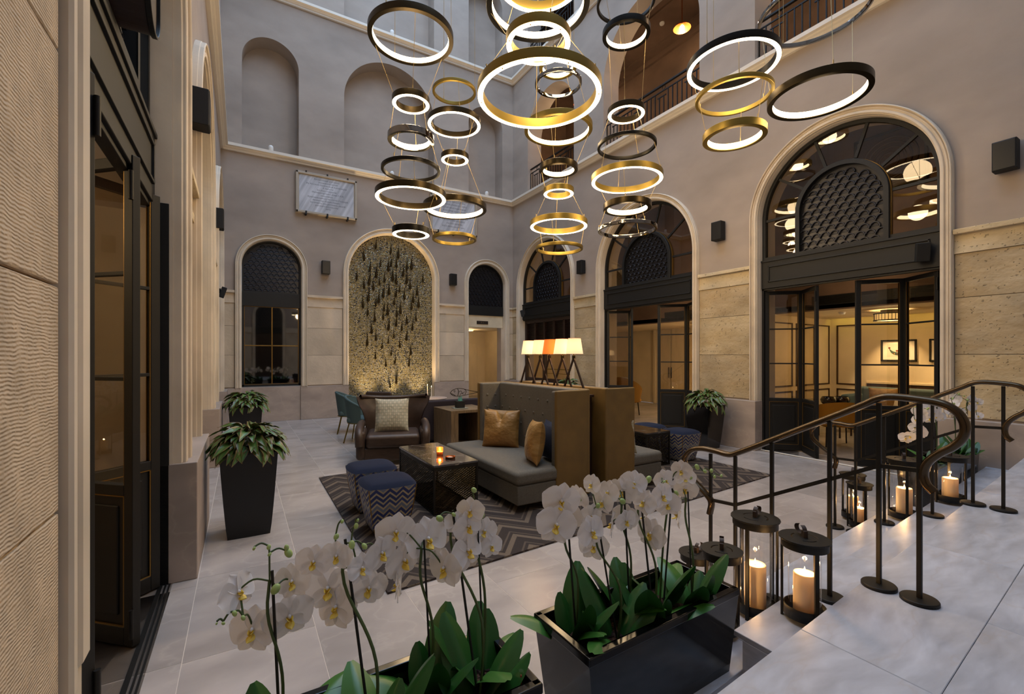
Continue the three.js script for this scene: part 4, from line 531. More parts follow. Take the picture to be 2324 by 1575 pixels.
// ---------------------------------------------------------------- mosaic of small metallic tiles in the middle arch, with hanging bronze drops
{
  const [c, r, sp] = [3.67, 1.205, 3.83], zt = ZB - 0.14; const mw = sgroup('wall_mosaic', 'arched alcove lined with a shimmering gold mosaic');
  const bs = new THREE.Shape(); arch(bs, c, r, 0, sp); part('mosaic_bed', extr(bs, 0.04, 0, 40).translate(0, 0, zt - 0.05), std({ color: '#15130f', roughness: 0.9 }), mw);
  const s = 0.034, list = []; let row = 0; for (let y = 0.02; y < sp + r; y += s * 0.86, row++) for (let x = c - r + (row % 2) * s / 2; x < c + r; x += s) { const lim = y < sp ? r : Math.sqrt(Math.max(0, r * r - (y - sp) ** 2)); if (Math.abs(x - c) < lim - 0.012) list.push([x, y]); }
  const im = new THREE.InstancedMesh(new THREE.CylinderGeometry(0.0115, 0.0135, 0.012, 6).rotateX(Math.PI / 2), std({ roughness: 0.32, metalness: 0.5 }), list.length); const o = new THREE.Object3D(), col = new THREE.Color();
  list.forEach(([x, y], i) => { o.position.set(x, y, zt); o.rotation.set(rr(-0.3, 0.3), rr(-0.3, 0.3), 0); o.updateMatrix(); im.setMatrixAt(i, o.matrix); const t = rnd(); if (t < 0.12) col.setRGB(0.2, 0.19, 0.17); else if (t < 0.65) col.setRGB(0.55, 0.47, 0.25); else col.setRGB(0.62, 0.58, 0.46); col.multiplyScalar(rr(0.8, 1.1)); im.setColorAt(i, col); });
  im.name = 'mosaic_tiles'; im.userData = { kind: 'stuff', label: 'thousands of tiny gold and dark mosaic tiles' }; shade(im); mw.add(im);
  const dg = new THREE.LatheGeometry([[0.001, 0], [0.022, 0.02], [0.034, 0.055], [0.03, 0.1], [0.018, 0.16], [0.008, 0.24], [0.002, 0.3]].map((p) => new THREE.Vector2(...p)), 10);
  const drops = [[305,150],[432,175],[500,205],[213,255],[258,335],[345,290],[435,280],[485,285],[413,325],[573,300],[615,290],[150,415],[310,385],[540,355],[250,450],[340,440],[380,415],[452,400],[483,425],[572,415],[722,385],[608,455],[213,480],[288,490],[368,545],[420,520],[478,530],[510,490],[555,550],[668,505],[243,585],[203,640],[305,620],[330,590],[463,600],[633,570],[615,630],[680,610],[240,695],[375,655],[408,690],[485,700],[520,675],[300,745],[370,725],[578,755],[660,725],[480,780],[412,815],[275,845],[528,815],[622,805],[235,945],[308,900],[358,965],[410,920],[463,875],[512,955],[570,895],[305,1050],[437,1020],[610,1020],[392,1115],[467,1090],[592,1115],[480,1260],[430,1290]];
  drops.forEach(([px, py], i) => { const sc = 0.75 + 0.45 * hash(i, 3, 8), x = c - r + (px - 84) / 730 * 2 * r, y = sp + r - (py - 66) / 1450 * 4.95; const d = one('bronze_drop', dg, M.bronze, 'curved bronze drop mounted on the gold mosaic wall', 'ornament', 'bronze drops on the mosaic'); d.scale.set(sc, sc * 1.25, sc); d.position.set(x, y - 0.17, zt + 0.07); d.rotation.set(0.05, 0, rr(-0.1, 0.08)); });
  // uplights in the floor at the foot of the mosaic and a downlight strip behind the arch head
  for (const [x, w] of [[2.95, 'left'], [3.67, 'middle'], [4.4, 'right']]) { const u = thing('floor_uplight', `small recessed floor uplight at the ${w} foot of the mosaic`, 'light', [x, 0.004, ZB + 0.28], 0, 'mosaic uplights'); part('lens', cy(0.05, 0.05, 0.006, 0, 0, 0, 16), M.bulb, u); part('trim_ring', new THREE.TorusGeometry(0.055, 0.006, 6, 20).rotateX(Math.PI / 2), M.iron, u); const l = new THREE.SpotLight(WARM, 22, 0, 0.55, 0.9, 2); l.position.set(0, 0.03, 0); l.target.position.set(0, 2.2, -0.32); l.target.name = 'aim'; l.castShadow = true; u.add(l); u.add(l.target); }
}
// ================================================================ FURNITURE
{ const s = new THREE.Shape(); [[0.88, 6.42], [0.85, 3.05], [6.15, 3.40], [6.18, 6.70]].forEach((p, i) => s[i ? 'lineTo' : 'moveTo'](...p)); s.closePath(); one('rug', uvm(extr(s, 0.012, 0.002, 2).rotateX(-Math.PI / 2).translate(0, 0.002, 0), 2.1), M.rug, 'brown grey chevron patterned rug under the sofas', 'rug'); }

// two high-backed settees back to back, mirrored
function settee(label, mirror) {
  const g = thing('settee', label, 'sofa', [mirror ? 3.58 : 3.35, 0.016, -4.805], 0, 'high backed settees'), k = mirror ? 1 : -1; // local x: k away from the back
  const X = (a, b) => mirror ? [a, b] : [-b, -a];
  const q = (a, b, y0, y1, z0, z1, r) => { const [x0, x1] = X(a, b); return r2(x0, x1, y0, y1, z0, z1, r); };
  const L = 0.945;
  part('back_shell', uvm(q(0, 0.05, 0.06, 1.235, -L, L, 0.02), 1), M.gold, g, 'ochre leather outer back'); part('back_pad', uvm(q(0.05, 0.17, 0.3, 1.23, -L + 0.11, L - 0.11, 0.025), 0.16), M.tweed, g);
  for (const s of [-1, 1]) { const z0 = s > 0 ? L - 0.12 : -L, z1 = s > 0 ? L : -L + 0.12; const w = part('wing', uvm(q(0.03, 0.47, 0.06, 1.23, s > 0 ? L - 0.05 : -L, s > 0 ? L : -L + 0.05, 0.018), 1), M.gold, g, 'ochre leather outer wing'); part('wing_pad', uvm(q(0.05, 0.455, 0.3, 1.222, s > 0 ? L - 0.125 : -L + 0.045, s > 0 ? L - 0.045 : -L + 0.125, 0.02), 0.16), M.tweed, g); }
  part('seat_cushion', uvm(q(0.15, 0.965, 0.275, 0.415, -L + 0.005, L - 0.005, 0.045), 0.16), M.tweed, g); part('seat_base', uvm(q(0.05, 0.95, 0.075, 0.275, -L + 0.015, L - 0.015, 0.015), 0.16), M.tweed, g);
  part('plinth_feet', mrg([q(0.15, 0.22, 0, 0.08, -L + 0.2, L - 0.2, 0.004), q(0.75, 0.82, 0, 0.08, -L + 0.2, L - 0.2, 0.004)]), M.iron, g);
  const bt = new THREE.SphereGeometry(0.017, 8, 6); for (const y of [0.55, 0.72, 0.89, 1.06]) for (let j = 0; j < 8; j++) { const b = part('button', bt, M.tweed, g); const off = (y === 0.72 || y === 1.06) ? 0.1 : 0; b.position.set(k * 0.17, y, -L + 0.2 + off + j * 0.2); b.scale.x = 0.5; if (Math.abs(b.position.z) > L - 0.14) g.remove(b); }
  for (const y of [0.72, 0.89, 1.06]) for (const x of [0.24, 0.37]) for (const s of [-1, 1]) { const b = part('button', bt, M.tweed, g); b.position.set(k * x, y, s * (L - 0.125)); b.scale.z = 0.5; }
  return g;
}
settee('grey tweed high backed settee with ochre leather outside, facing the leather wing chair', false);
settee('grey tweed high backed settee with ochre leather outside, facing the lounge arches', true);
const pil = (geo, mat, lab) => one('cushion', geo, mat, lab, 'cushion');
pil(cush(0.5, 0.22, 28, 0.5).rotateX(-0.22).rotateY(-0.75).translate(2.94, 0.665, -5.16), M.silk, 'large ochre silk cushion with a pinched middle on the settee seat');
pil(cush(0.46, 0.15).rotateX(-0.15).rotateY(-0.95).translate(3.06, 0.66, -5.36), M.silk, 'ochre silk cushion half hidden behind the pinched one');
pil(cush(0.48, 0.2).rotateZ(0.1).rotateX(-0.16).rotateY(-1.95).translate(2.82, 0.66, -4.19), M.silk, 'ochre silk cushion leaning by the settee wing near the steps');
pil(cush(0.44, 0.16).rotateX(-0.12).rotateY(-1.75).translate(3.03, 0.655, -4.15), M.navy, 'navy velvet cushion tucked behind the ochre one');
pil(cush(0.42, 0.15).rotateX(-0.2).rotateY(1.9).translate(3.98, 0.65, -4.05), M.check, 'pale cushion on the settee that faces the lounge arches');
// console between the settees
{ const g = thing('console', 'dark walnut console wedged between the two settees', 'console', [3.465, 0.016, -4.8]); part('body', b2(-0.095, 0.095, 0, 1.12, -0.8, 0.72), M.walnut, g); part('top', r2(-0.1, 0.1, 1.12, 1.15, -0.82, 0.76, 0.004), M.walnut, g); const s = part('socket', r2(-0.06, 0.06, 0.14, 0.24, 0.72, 0.735, 0.006), M.blackMatte, g); part('socket_hole', mrg([cy(0.018, 0.018, 0.004, 0, 0, 0, 14).rotateX(Math.PI / 2).translate(-0.03, 0.19, 0.735), cy(0.018, 0.018, 0.004, 0, 0, 0, 14).rotateX(Math.PI / 2).translate(0.03, 0.19, 0.735)]), M.iron, s); }
// five table lamps on crossed legs
[-5.30, -5.03, -4.786, -4.54, -4.285].forEach((z, i) => {
  const or = i === 2, g = thing('table_lamp', ['glowing cream shaded table lamp at the mosaic end of the console row', 'glowing cream shaded table lamp between the end lamp and the orange one', 'glowing orange shaded table lamp in the console row', 'glowing cream shaded table lamp on the steps side of the orange one', 'glowing cream shaded table lamp at the steps end of the console row'][i], 'lamp', [3.465, 1.168, z], 0, 'table lamps on the console'); const x = i % 2 ? 0.012 : -0.012;
  part('leg', bar([x, 0, -0.22], [x, 0.43, 0], 0.016, 0.022), M.walnut, g); part('leg', bar([x, 0, 0.22], [x, 0.43, 0], 0.016, 0.022), M.walnut, g); part('neck', mrg([rb(0.03, 0.045, 0.03, 0.003, x, 0.44, 0), cy(0.008, 0.008, 0.06, x, 0.46, 0, 8)]), M.bronze, g);
  part('lamp_shade', lathe([[0.104, 0.475], [0.105, 0.477], [0.076, 0.668], [0.074, 0.668]], 32), or ? M.shadeO : M.shadeW, g); part('bulb', new THREE.SphereGeometry(0.026, 12, 8).translate(0, 0.56, 0), M.bulb, g); part('shade_rim', mrg([new THREE.TorusGeometry(0.104, 0.002, 4, 32).rotateX(Math.PI / 2).translate(0, 0.476, 0), new THREE.TorusGeometry(0.077, 0.002, 4, 32).rotateX(Math.PI / 2).translate(0, 0.668, 0)]), M.copper, g);
  plight(g, or ? new THREE.Color().setRGB(1, 0.45, 0.12) : WARM, LAMP_CD, 0, 0.56, 0, 1.5);
});
// low tables with expanded-metal sides
function meshPanel(w, h, place) { // diamond lattice of thin bars, clipped to the panel
  const out = [], cx = 0.045, sl = 0.55; for (const sg of [-1, 1]) for (let c = -h / sl - cx; c < w + h / sl + cx; c += cx) { let x0 = c, y0 = 0, x1 = c + sg * h / sl, y1 = h; const cl = (x, y, X, Y) => { if (x < 0) { y = y + (0 - x) * (Y - y) / (X - x); x = 0; } if (x > w) { y = y + (w - x) * (Y - y) / (X - x); x = w; } return [x, y]; }; if ((x0 < 0 && x1 < 0) || (x0 > w && x1 > w)) continue; const a = cl(x0, y0, x1, y1), b = cl(x1, y1, x0, y0); out.push(bar([a[0], a[1], 0], [b[0], b[1], 0], 0.006, 0.004)); }
  return place(mrg(out));
}
function lowTable(label, p, w, d) {
  const g = thing('coffee_table', label, 'table', p); const h = 0.5; part('table_top', uvm(r2(-w / 2, w / 2, h - 0.022, h, -d / 2, d / 2, 0.004), 0.9), M.darkMarble, g);
  const lg = []; for (const sx of [-1, 1]) for (const sz of [-1, 1]) part('leg', b2(sx * (w / 2 - 0.022), sx * (w / 2 - 0.002), 0, h - 0.022, sz * (d / 2 - 0.022), sz * (d / 2 - 0.002)), M.iron, g);
  part('frame', mrg([-1, 1].flatMap((s) => [b2(s * (w / 2 - 0.018), s * (w / 2 - 0.004), h - 0.06, h - 0.022, -d / 2, d / 2), b2(s * (w / 2 - 0.018), s * (w / 2 - 0.004), 0, 0.015, -d / 2, d / 2), b2(-w / 2, w / 2, h - 0.06, h - 0.022, s * (d / 2 - 0.018), s * (d / 2 - 0.004)), b2(-w / 2, w / 2, 0, 0.015, s * (d / 2 - 0.018), s * (d / 2 - 0.004))])), M.iron, g);
  for (const s of [-1, 1]) { part('mesh_panel', meshPanel(w - 0.03, h - 0.04, (m) => m.translate(-w / 2 + 0.015, 0.01, s * (d / 2 - 0.01))), M.bronze, g); part('mesh_panel', meshPanel(d - 0.03, h - 0.04, (m) => m.rotateY(Math.PI / 2).translate(s * (w / 2 - 0.01), 0.01, d / 2 - 0.015)), M.bronze, g); }
}
lowTable('low table with dark marble top and metal mesh sides, before the settee and navy stools', [1.9, 0.016, -4.84], 0.5, 1.15);
lowTable('low table with dark marble top and metal mesh sides, between settee and lounge arches', [5.2, 0.016, -5.0], 0.5, 1.0);
{ const g = thing('tealight', 'amber glass tealight burning on the low marble table', 'candle', [1.9, 0.516, -4.72]); part('glass_cup', lathe([[0, 0.001], [0.036, 0.001], [0.038, 0.085], [0.035, 0.085], [0.034, 0.006], [0, 0.006]], 24), phy({ color: '#ffd29a', transmission: 0.95, thickness: 0, roughness: 0.15 }), g); part('wax', cy(0.032, 0.032, 0.03, 0, 0.007, 0, 20), M.wax, g); part('flame', flameGeo(0.016).translate(0, 0.04, 0), M.flame, g); plight(g, CANDLE, CANDLE_CD * 0.8, 0, 0.06, 0, 0.6); }
{ const g = thing('ashtray_dish', 'round wooden dish with a white card on the low marble table', 'dish', [1.93, 0.516, -4.5]); part('dish', lathe([[0, 0.004], [0.045, 0.004], [0.05, 0.022], [0.056, 0.022], [0.052, 0], [0, 0]], 28), M.copper, g); part('card', cy(0.036, 0.036, 0.003, 0, 0.006, 0, 20), M.white, g); }
function flameGeo(h) { return lathe([[0, 0], [h * 0.28, h * 0.35], [h * 0.3, h * 0.7], [h * 0.16, h * 1.3], [0, h * 2]], 10); }
// tapered stools with navy tops
function stool(label, p, turn = 0) {
  const g = thing('stool', label, 'stool', p, turn, 'navy topped chevron stools'); const a = 0.215, b = 0.15, h = 0.41;
  const f = (y) => b + (a - b) * Math.pow(y / h, 0.7); // flared body, rounded square
  const sh = []; for (let s = 0; s < 4; s++) { const pt = patch(8, 8, (u, v) => { const w = f(u * h), bow = 0.03 * (1 - v * v) * u; return [v * w, 0.02 + u * h, w + bow]; }); const uv = pt.attributes.uv; for (let i = 0; i < uv.count; i++) uv.setXY(i, uv.getX(i) * 0.9, uv.getY(i) * 0.9); sh.push(pt.rotateY(s * Math.PI / 2)); }
  part('body', mrg(sh), std({ map: T.chev, roughness: 0.6, side: THREE.DoubleSide }), g, 'blue and beige chevron fabric body'); part('base', rb(2 * b - 0.01, 0.03, 2 * b - 0.01, 0.005, 0, 0.015, 0), M.iron, g);
  part('seat', patch(16, 16, (u, v) => { const x = v, z = 2 * u - 1, bow = 0.03 / a; return [x * a * (1 + bow * (1 - z * z)), h + 0.02 + 0.05 * Math.pow((1 - x ** 4) * (1 - z ** 4), 0.5), z * a * (1 + bow * (1 - x * x))]; }), std({ color: '#0a1934', roughness: 1, side: THREE.DoubleSide }), g, 'navy velvet top');
  for (const sx of [-1, 1]) for (const sz of [-1, 1]) part('piping', tube([[sx * f(0), 0.02, sz * f(0)], [sx * f(h * 0.5), 0.02 + h * 0.5, sz * f(h * 0.5)], [sx * a, h + 0.02, sz * a]], 0.005, 8, 5), M.goldBead, g);
}
stool('navy topped chevron stool on the rug corner, the one nearer the orchids', [1.165, 0.016, -4.21]); stool('navy topped chevron stool on the rug, the one nearer the leather wing chair', [1.175, 0.016, -4.84]);
stool('navy topped chevron stool by the far low table, nearer the steps', [5.82, 0.016, -4.62]); stool('navy topped chevron stool by the far low table, farther from the steps', [5.8, 0.016, -5.25]);

// leather wing chair
{
  const g = thing('wing_chair', 'dark brown leather wing chair with a checked cushion', 'armchair', [2.03, 0, -6.95], -0.3);
  const back = patch(20, 26, (u, v) => { const a = v * 1.15, fl = 0.5 - 0.1 * Math.sin(Math.PI * Math.min(1, u * 1.15)) * 0.9 + 0.1 * Math.max(0, u - 0.75) * 4 * 0.6, w = fl + 0.03; const wing = Math.pow(Math.abs(v), 3); const waist = 0.16 * Math.exp(-(((u - 0.42) / 0.2) ** 2)); return [Math.sign(v) * Math.pow(Math.abs(v), 0.9) * (w - 0.02 * wing), 0.1 + u * (0.83 + 0.04 * v * v), -0.40 + wing * (0.62 - 0.45 * u - waist) - 0.08 * u]; });
  const b2nd = back.clone().translate(0, 0, -0.05).scale(1.03, 1, 1); part('shell', mrg([back, b2nd]), phy({ map: T.leather, roughness: 0.45, clearcoat: 0.2, clearcoatRoughness: 0.45, side: THREE.DoubleSide }), g);
  part('top_roll', tube(Array.from({ length: 13 }, (_, i) => { const v = -1 + i / 6, wing = Math.abs(v) ** 3; return [Math.sign(v) * Math.abs(v) ** 0.9 * (0.54 - 0.02 * wing), 0.93 + 0.04 * v * v, -0.505 + wing * 0.17]; }), 0.032, 40, 8), M.leather, g);
  part('seat_cushion', rb(0.78, 0.2, 0.72, 0.06, 0, 0.36, 0.04, 4), M.leather, g); part('seat_base', rb(0.84, 0.2, 0.72, 0.03, 0, 0.17, 0), M.leather, g);
  for (const s of [-1, 1]) part('arm', mrg([rb(0.13, 0.42, 0.5, 0.05, s * 0.46, 0.31, 0.14, 3), tube([[s * 0.48, 0.56, -0.2], [s * 0.49, 0.55, 0.1], [s * 0.48, 0.48, 0.36], [s * 0.47, 0.3, 0.4]], 0.062, 16, 8)]), M.leather, g);
  for (const [x, z] of [[-0.38, 0.32], [0.38, 0.32], [-0.36, -0.34], [0.36, -0.34]]) part('leg', cy(0.018, 0.026, 0.09, x, 0, z, 10), M.walnut, g);
  one('cushion', cush(0.52, 0.17).rotateX(-0.25).rotateY(-0.36).translate(2.0, 0.71, -6.93), M.check, 'pale woven checked cushion on the leather wing chair', 'cushion');
  const wc = thing('chair_back', 'brown curved chair back showing behind the leather wing chair', 'chair', [2.25, 0, -8.3], 2.4); part('backrest', rb(0.5, 0.3, 0.06, 0.03, 0, 0.83, -0.2), M.leather, wc); part('seat', rb(0.5, 0.1, 0.5, 0.04, 0, 0.45, 0), M.leather, wc); for (const [x, z] of [[-0.2, -0.2], [0.2, -0.2], [-0.2, 0.2], [0.2, 0.2]]) part('leg', cy(0.015, 0.02, 0.42, x, 0, z, 8), M.walnut, wc); part('post', mrg([b2(-0.2, -0.16, 0.45, 0.75, -0.22, -0.18), b2(0.16, 0.2, 0.45, 0.75, -0.22, -0.18)]), M.walnut, wc);
}
// teal tub chairs
for (const [p, t, lab] of [[[1.95, 0, -8.85], 1.05, 'teal tub chair on gold legs, the one nearer the leather wing chair'], [[1.98, 0, -10.0], 1.35, 'teal tub chair on gold legs, the one nearer the mosaic']]) {
  const g = thing('tub_chair', lab, 'chair', p, t, 'teal tub chairs');
  const sh = (o) => patch(14, 22, (u, v) => { const a = v * 1.9, r = (0.24 + 0.07 * u) + o, top = 0.2 + 0.30 * Math.pow(Math.max(0, Math.cos(a * 0.55)), 1.3); return [Math.sin(a) * r, 0.35 + u * top, -Math.cos(a) * r * 0.95]; });
  part('shell', mrg([sh(0), sh(-0.045)]), std({ color: '#465c5e', roughness: 0.8, side: THREE.DoubleSide }), g); part('rim', tube(Array.from({ length: 15 }, (_, i) => { const v = -1 + i / 7, a = v * 1.9, top = 0.55 + 0.30 * Math.pow(Math.max(0, Math.cos(a * 0.55)), 1.3), r = 0.288; return [Math.sin(a) * r, top, -Math.cos(a) * r * 0.95]; }), 0.026, 40, 7), M.teal, g); part('seat', rb(0.44, 0.1, 0.46, 0.04, 0, 0.42, 0.03), M.teal, g);
  part('seat_rail', new THREE.TorusGeometry(0.235, 0.01, 6, 32).rotateX(Math.PI / 2).translate(0, 0.36, 0), M.brass, g); for (const [x, z] of [[-0.19, -0.19], [0.19, -0.19], [-0.19, 0.19], [0.19, 0.19]]) part('leg', bar([x * 1.25, 0, z * 1.25], [x * 0.85, 0.36, z * 0.85], 0.018), M.brass, g);
}
{ const g = thing('pedestal_table', 'small round table on a dark disc foot beside the teal chairs', 'table', [2.55, 0, -9.45]); part('table_top', cy(0.32, 0.32, 0.025, 0, 0.7, 0, 40), M.darkMarble, g); part('stem', cy(0.03, 0.03, 0.68, 0, 0.02, 0, 14), M.iron, g); part('foot', lathe([[0, 0], [0.22, 0], [0.22, 0.012], [0.05, 0.03], [0, 0.03]], 32), M.iron, g); }
{ const g = thing('round_table', 'round pale marble table with two burning tapers before the mosaic', 'table', [3.5, 0, -9.25]); part('table_top', lathe([[0, 0], [0.33, 0], [0.36, 0.02], [0.36, 0.04], [0, 0.04]], 40).translate(0, 0.68, 0), M.plinth, g); part('apron', cy(0.3, 0.32, 0.1, 0, 0.58, 0, 36), M.wood, g); part('stem', cy(0.05, 0.05, 0.57, 0, 0.02, 0, 14), M.iron, g); part('foot', cy(0.24, 0.2, 0.025, 0, 0, 0, 32), M.iron, g); }
for (const [x, z, k] of [[3.38, -9.1, 0], [3.44, -9.02, 1]]) { const g = thing('taper_candle', ['thin white burning taper on the round marble table, a little taller', 'thin white burning taper on the round marble table, a little shorter'][k], 'candle', [x, 0.72, z], 0, 'burning tapers'); const h = 0.27 - 0.03 * k; part('candle', cy(0.013, 0.008, h, 0, 0, 0, 10), M.candleWhite, g); part('flame', flameGeo(0.018).translate(0, h + 0.004, 0), M.flame, g); plight(g, CANDLE, CANDLE_CD * 0.6, 0, h + 0.03, 0, 0.6); }
{ const g = thing('banquette', 'low dark plum banquette behind the wooden side table', 'sofa', [3.55, 0, -8.35], 0.05); part('backrest', rb(1.75, 0.74, 0.16, 0.03, 0, 0.41, 0.3), M.velvet, g); part('seat', rb(1.7, 0.3, 0.6, 0.04, 0, 0.3, -0.05), M.velvet, g); part('base', b2(-0.8, 0.8, 0, 0.15, -0.3, 0.3), M.iron, g); one('cushion', cush(0.42, 0.14).rotateX(-0.5).rotateY(0.4).translate(2.95, 0.66, -8.45), std({ color: '#5a5458', roughness: 0.95 }), 'grey cushion on the plum banquette', 'cushion'); }
{ const g = thing('open_side_table', 'boxy wooden side table open at the front, beside the settee', 'table', [3.45, 0, -7.5]); const w = 0.39, d = 0.4, h = 0.68; part('table_top', uvm(r2(-w, w, h - 0.05, h, -d, d, 0.004), 0.5), M.wood, g); part('side_panel', uvm(r2(-w, -w + 0.14, 0, h - 0.05, -d, d, 0.004), 0.5), M.wood, g); part('side_panel', uvm(r2(w - 0.14, w, 0, h - 0.05, -d, d, 0.004), 0.5), M.wood, g); part('back_panel', b2(-w + 0.14, w - 0.14, 0, h - 0.05, -d, -d + 0.02), M.walnut, g); }
{ // wire fish sculpture
  const g = thing('fish_sculpture', 'bronze wire fish sculpture on a black cube with teal coral', 'sculpture', [3.37, 0.68, -7.42], -0.1); part('glass_plate', rb(0.26, 0.012, 0.18, 0.003, 0, 0.006, 0), std({ color: '#7d8884', roughness: 0.2 }), g); part('cube', rb(0.15, 0.12, 0.13, 0.004, 0, 0.072, 0), M.blackMatte, g);
  const cr = []; for (let k = 0; k < 9; k++) { const a = k * 2.4, r = 0.035 * Math.sqrt(k / 9); cr.push(cy(0.012, 0.003, rr(0.05, 0.1), Math.cos(a) * r, 0.13, Math.sin(a) * r, 6)); } part('coral', cr, std({ color: '#4f9a92', roughness: 0.4 }), g);
  const P = (l, r = 0.006, c = false) => tube(l.map(([x, y]) => [x, y + 0.28, 0]), r, 30, 6, c); const w = [P([[-0.18, 0], [-0.14, 0.045], [-0.06, 0.075], [0.05, 0.07], [0.2, 0.03], [0.36, 0]]), P([[-0.18, 0], [-0.13, -0.045], [-0.05, -0.06], [0.05, -0.055], [0.2, -0.03], [0.36, 0]]), P([[-0.045, 0.075], [-0.025, 0.02], [-0.04, -0.06]]), P([[-0.18, -0.005], [-0.12, -0.03], [-0.08, -0.055]]), P([[0.08, 0.065], [0.12, 0.02], [0.09, -0.05]], 0.005), P([[-0.03, 0.01], [0.02, 0.03], [0.05, -0.01], [0.1, 0.02]], 0.004), P([[0.0, -0.04], [0.04, -0.01], [0.07, -0.04]], 0.004), new THREE.TorusGeometry(0.014, 0.004, 6, 14).translate(-0.1, 0.31, 0)]; part('wire_body', w, M.bronze, g); part('post', cy(0.004, 0.004, 0.1, 0, 0.13, 0, 6), M.bronze, g);
}
// ================================================================ RAILS
function railing(label, x, posts, railPts, kink) {
  const g = thing('handrail', label, 'railing', [x, 0, 0]);
  const H = 0.93; posts.forEach(([z, y]) => { const top = yRail(z) - 0.02; part('post', rb(0.018, top - y, 0.02, 0.003, 0, (top + y) / 2, z), M.iron, g); part('foot', lathe([[0, 0], [0.072, 0], [0.072, 0.013], [0.068, 0.018], [0, 0.018]], 32).translate(0, y, z), M.iron, g); });
  function yRail(z) { for (let i = 0; i + 1 < kink.length; i++) if (z <= kink[i + 1][0]) { const t = (z - kink[i][0]) / (kink[i + 1][0] - kink[i][0]); return kink[i][1] + Math.max(0, t) * (kink[i + 1][1] - kink[i][1]); } return kink[kink.length - 1][1]; }
  // handrail: flat moulded section swept along the curve in the plane of the rail
  const cv = new THREE.CatmullRomCurve3(railPts.map(([z, y]) => V(0, y, z)), false, 'centripetal'); const N = 220, pts = cv.getSpacedPoints(N);
  const sec = [[-0.026, -0.008], [-0.027, 0.002], [-0.021, 0.011], [-0.012, 0.016], [0, 0.018], [0.012, 0.016], [0.021, 0.011], [0.027, 0.002], [0.026, -0.008], [0.014, -0.016], [0, -0.017], [-0.014, -0.016]]; const pos = [], idx = [], K = sec.length;
  for (let i = 0; i <= N; i++) { const t = cv.getTangentAt(i / N), nx = V(0, -t.z, t.y).multiplyScalar(-1); if (i === 0 || true) { const n = V(0, t.z, -t.y); for (const [a, b] of sec) pos.push(a, pts[i].y + n.y * b, pts[i].z + n.z * b); } }
  for (let i = 0; i < N; i++) for (let k = 0; k < K; k++) { const a = i * K + k, b = i * K + (k + 1) % K; idx.push(a, b, a + K, b, b + K, a + K); }
  const ge = new THREE.BufferGeometry(); ge.setAttribute('position', new THREE.Float32BufferAttribute(pos, 3)); ge.setIndex(idx); ge.computeVertexNormals(); const uvs = new Float32Array(pos.length / 3 * 2); ge.setAttribute('uv', new THREE.BufferAttribute(uvs, 2));
  part('rail', ge, M.railBronze, g);
  const mid = posts.map(([z, y]) => [z, yRail(z) - 0.33]); for (let i = 0; i + 1 < mid.length; i++) part('mid_bar', bar([0, mid[i][1], mid[i][0]], [0, mid[i + 1][1], mid[i + 1][0]], 0.012, 0.02), M.iron, g);
  return g;
}
const scrollLow = [[-2.05, 0.50], [-1.905, 0.56], [-1.894, 0.644], [-1.941, 0.691], [-2.028, 0.749], [-2.097, 0.817], [-2.104, 0.887], [-2.053, 0.956], [-1.975, 0.985], [-1.858, 0.988]].slice(1);
const scrollHigh = [[-0.813, 1.418], [-0.731, 1.404], [-0.685, 1.374], [-0.66, 1.324], [-0.664, 1.27], [-0.695, 1.222], [-0.746, 1.178], [-0.784, 1.13], [-0.798, 1.076], [-0.788, 1.028], [-0.761, 1.001]];
const mk = (dz) => [...scrollLow.map(([z, y]) => [z + dz, y]), [-1.79 + dz, 0.982], [-1.75 + dz, 0.985], [-1.70 + dz, 1.008], [-1.3 + dz, 1.225], [-1.02 + dz, 1.38], [-0.975 + dz, 1.408], [-0.93 + dz, 1.421], ...scrollHigh.map(([z, y]) => [z + dz, y])];
railing('bronze scrolled handrail on thin dark posts standing on the steps beside the orchid planters', 2.7, [[-1.898, 0], [-1.722, 0], [-1.491, 0.16], [-1.185, 0.32], [-0.968, 0.48], [-0.813, 0.48]], mk(0), [[-3, 0.985], [-1.75, 0.985], [-1.0, 1.39], [-0.95, 1.418], [0, 1.418]]);
railing('bronze scrolled handrail on thin dark posts standing on the far side of the steps', 4.81, [[-2.067, 0], [-1.90, 0], [-1.686, 0.16], [-1.367, 0.32], [-1.131, 0.48], [-0.97, 0.48]], mk(-0.165), [[-3, 0.985], [-1.915, 0.985], [-1.165, 1.39], [-1.115, 1.418], [0, 1.418]]);

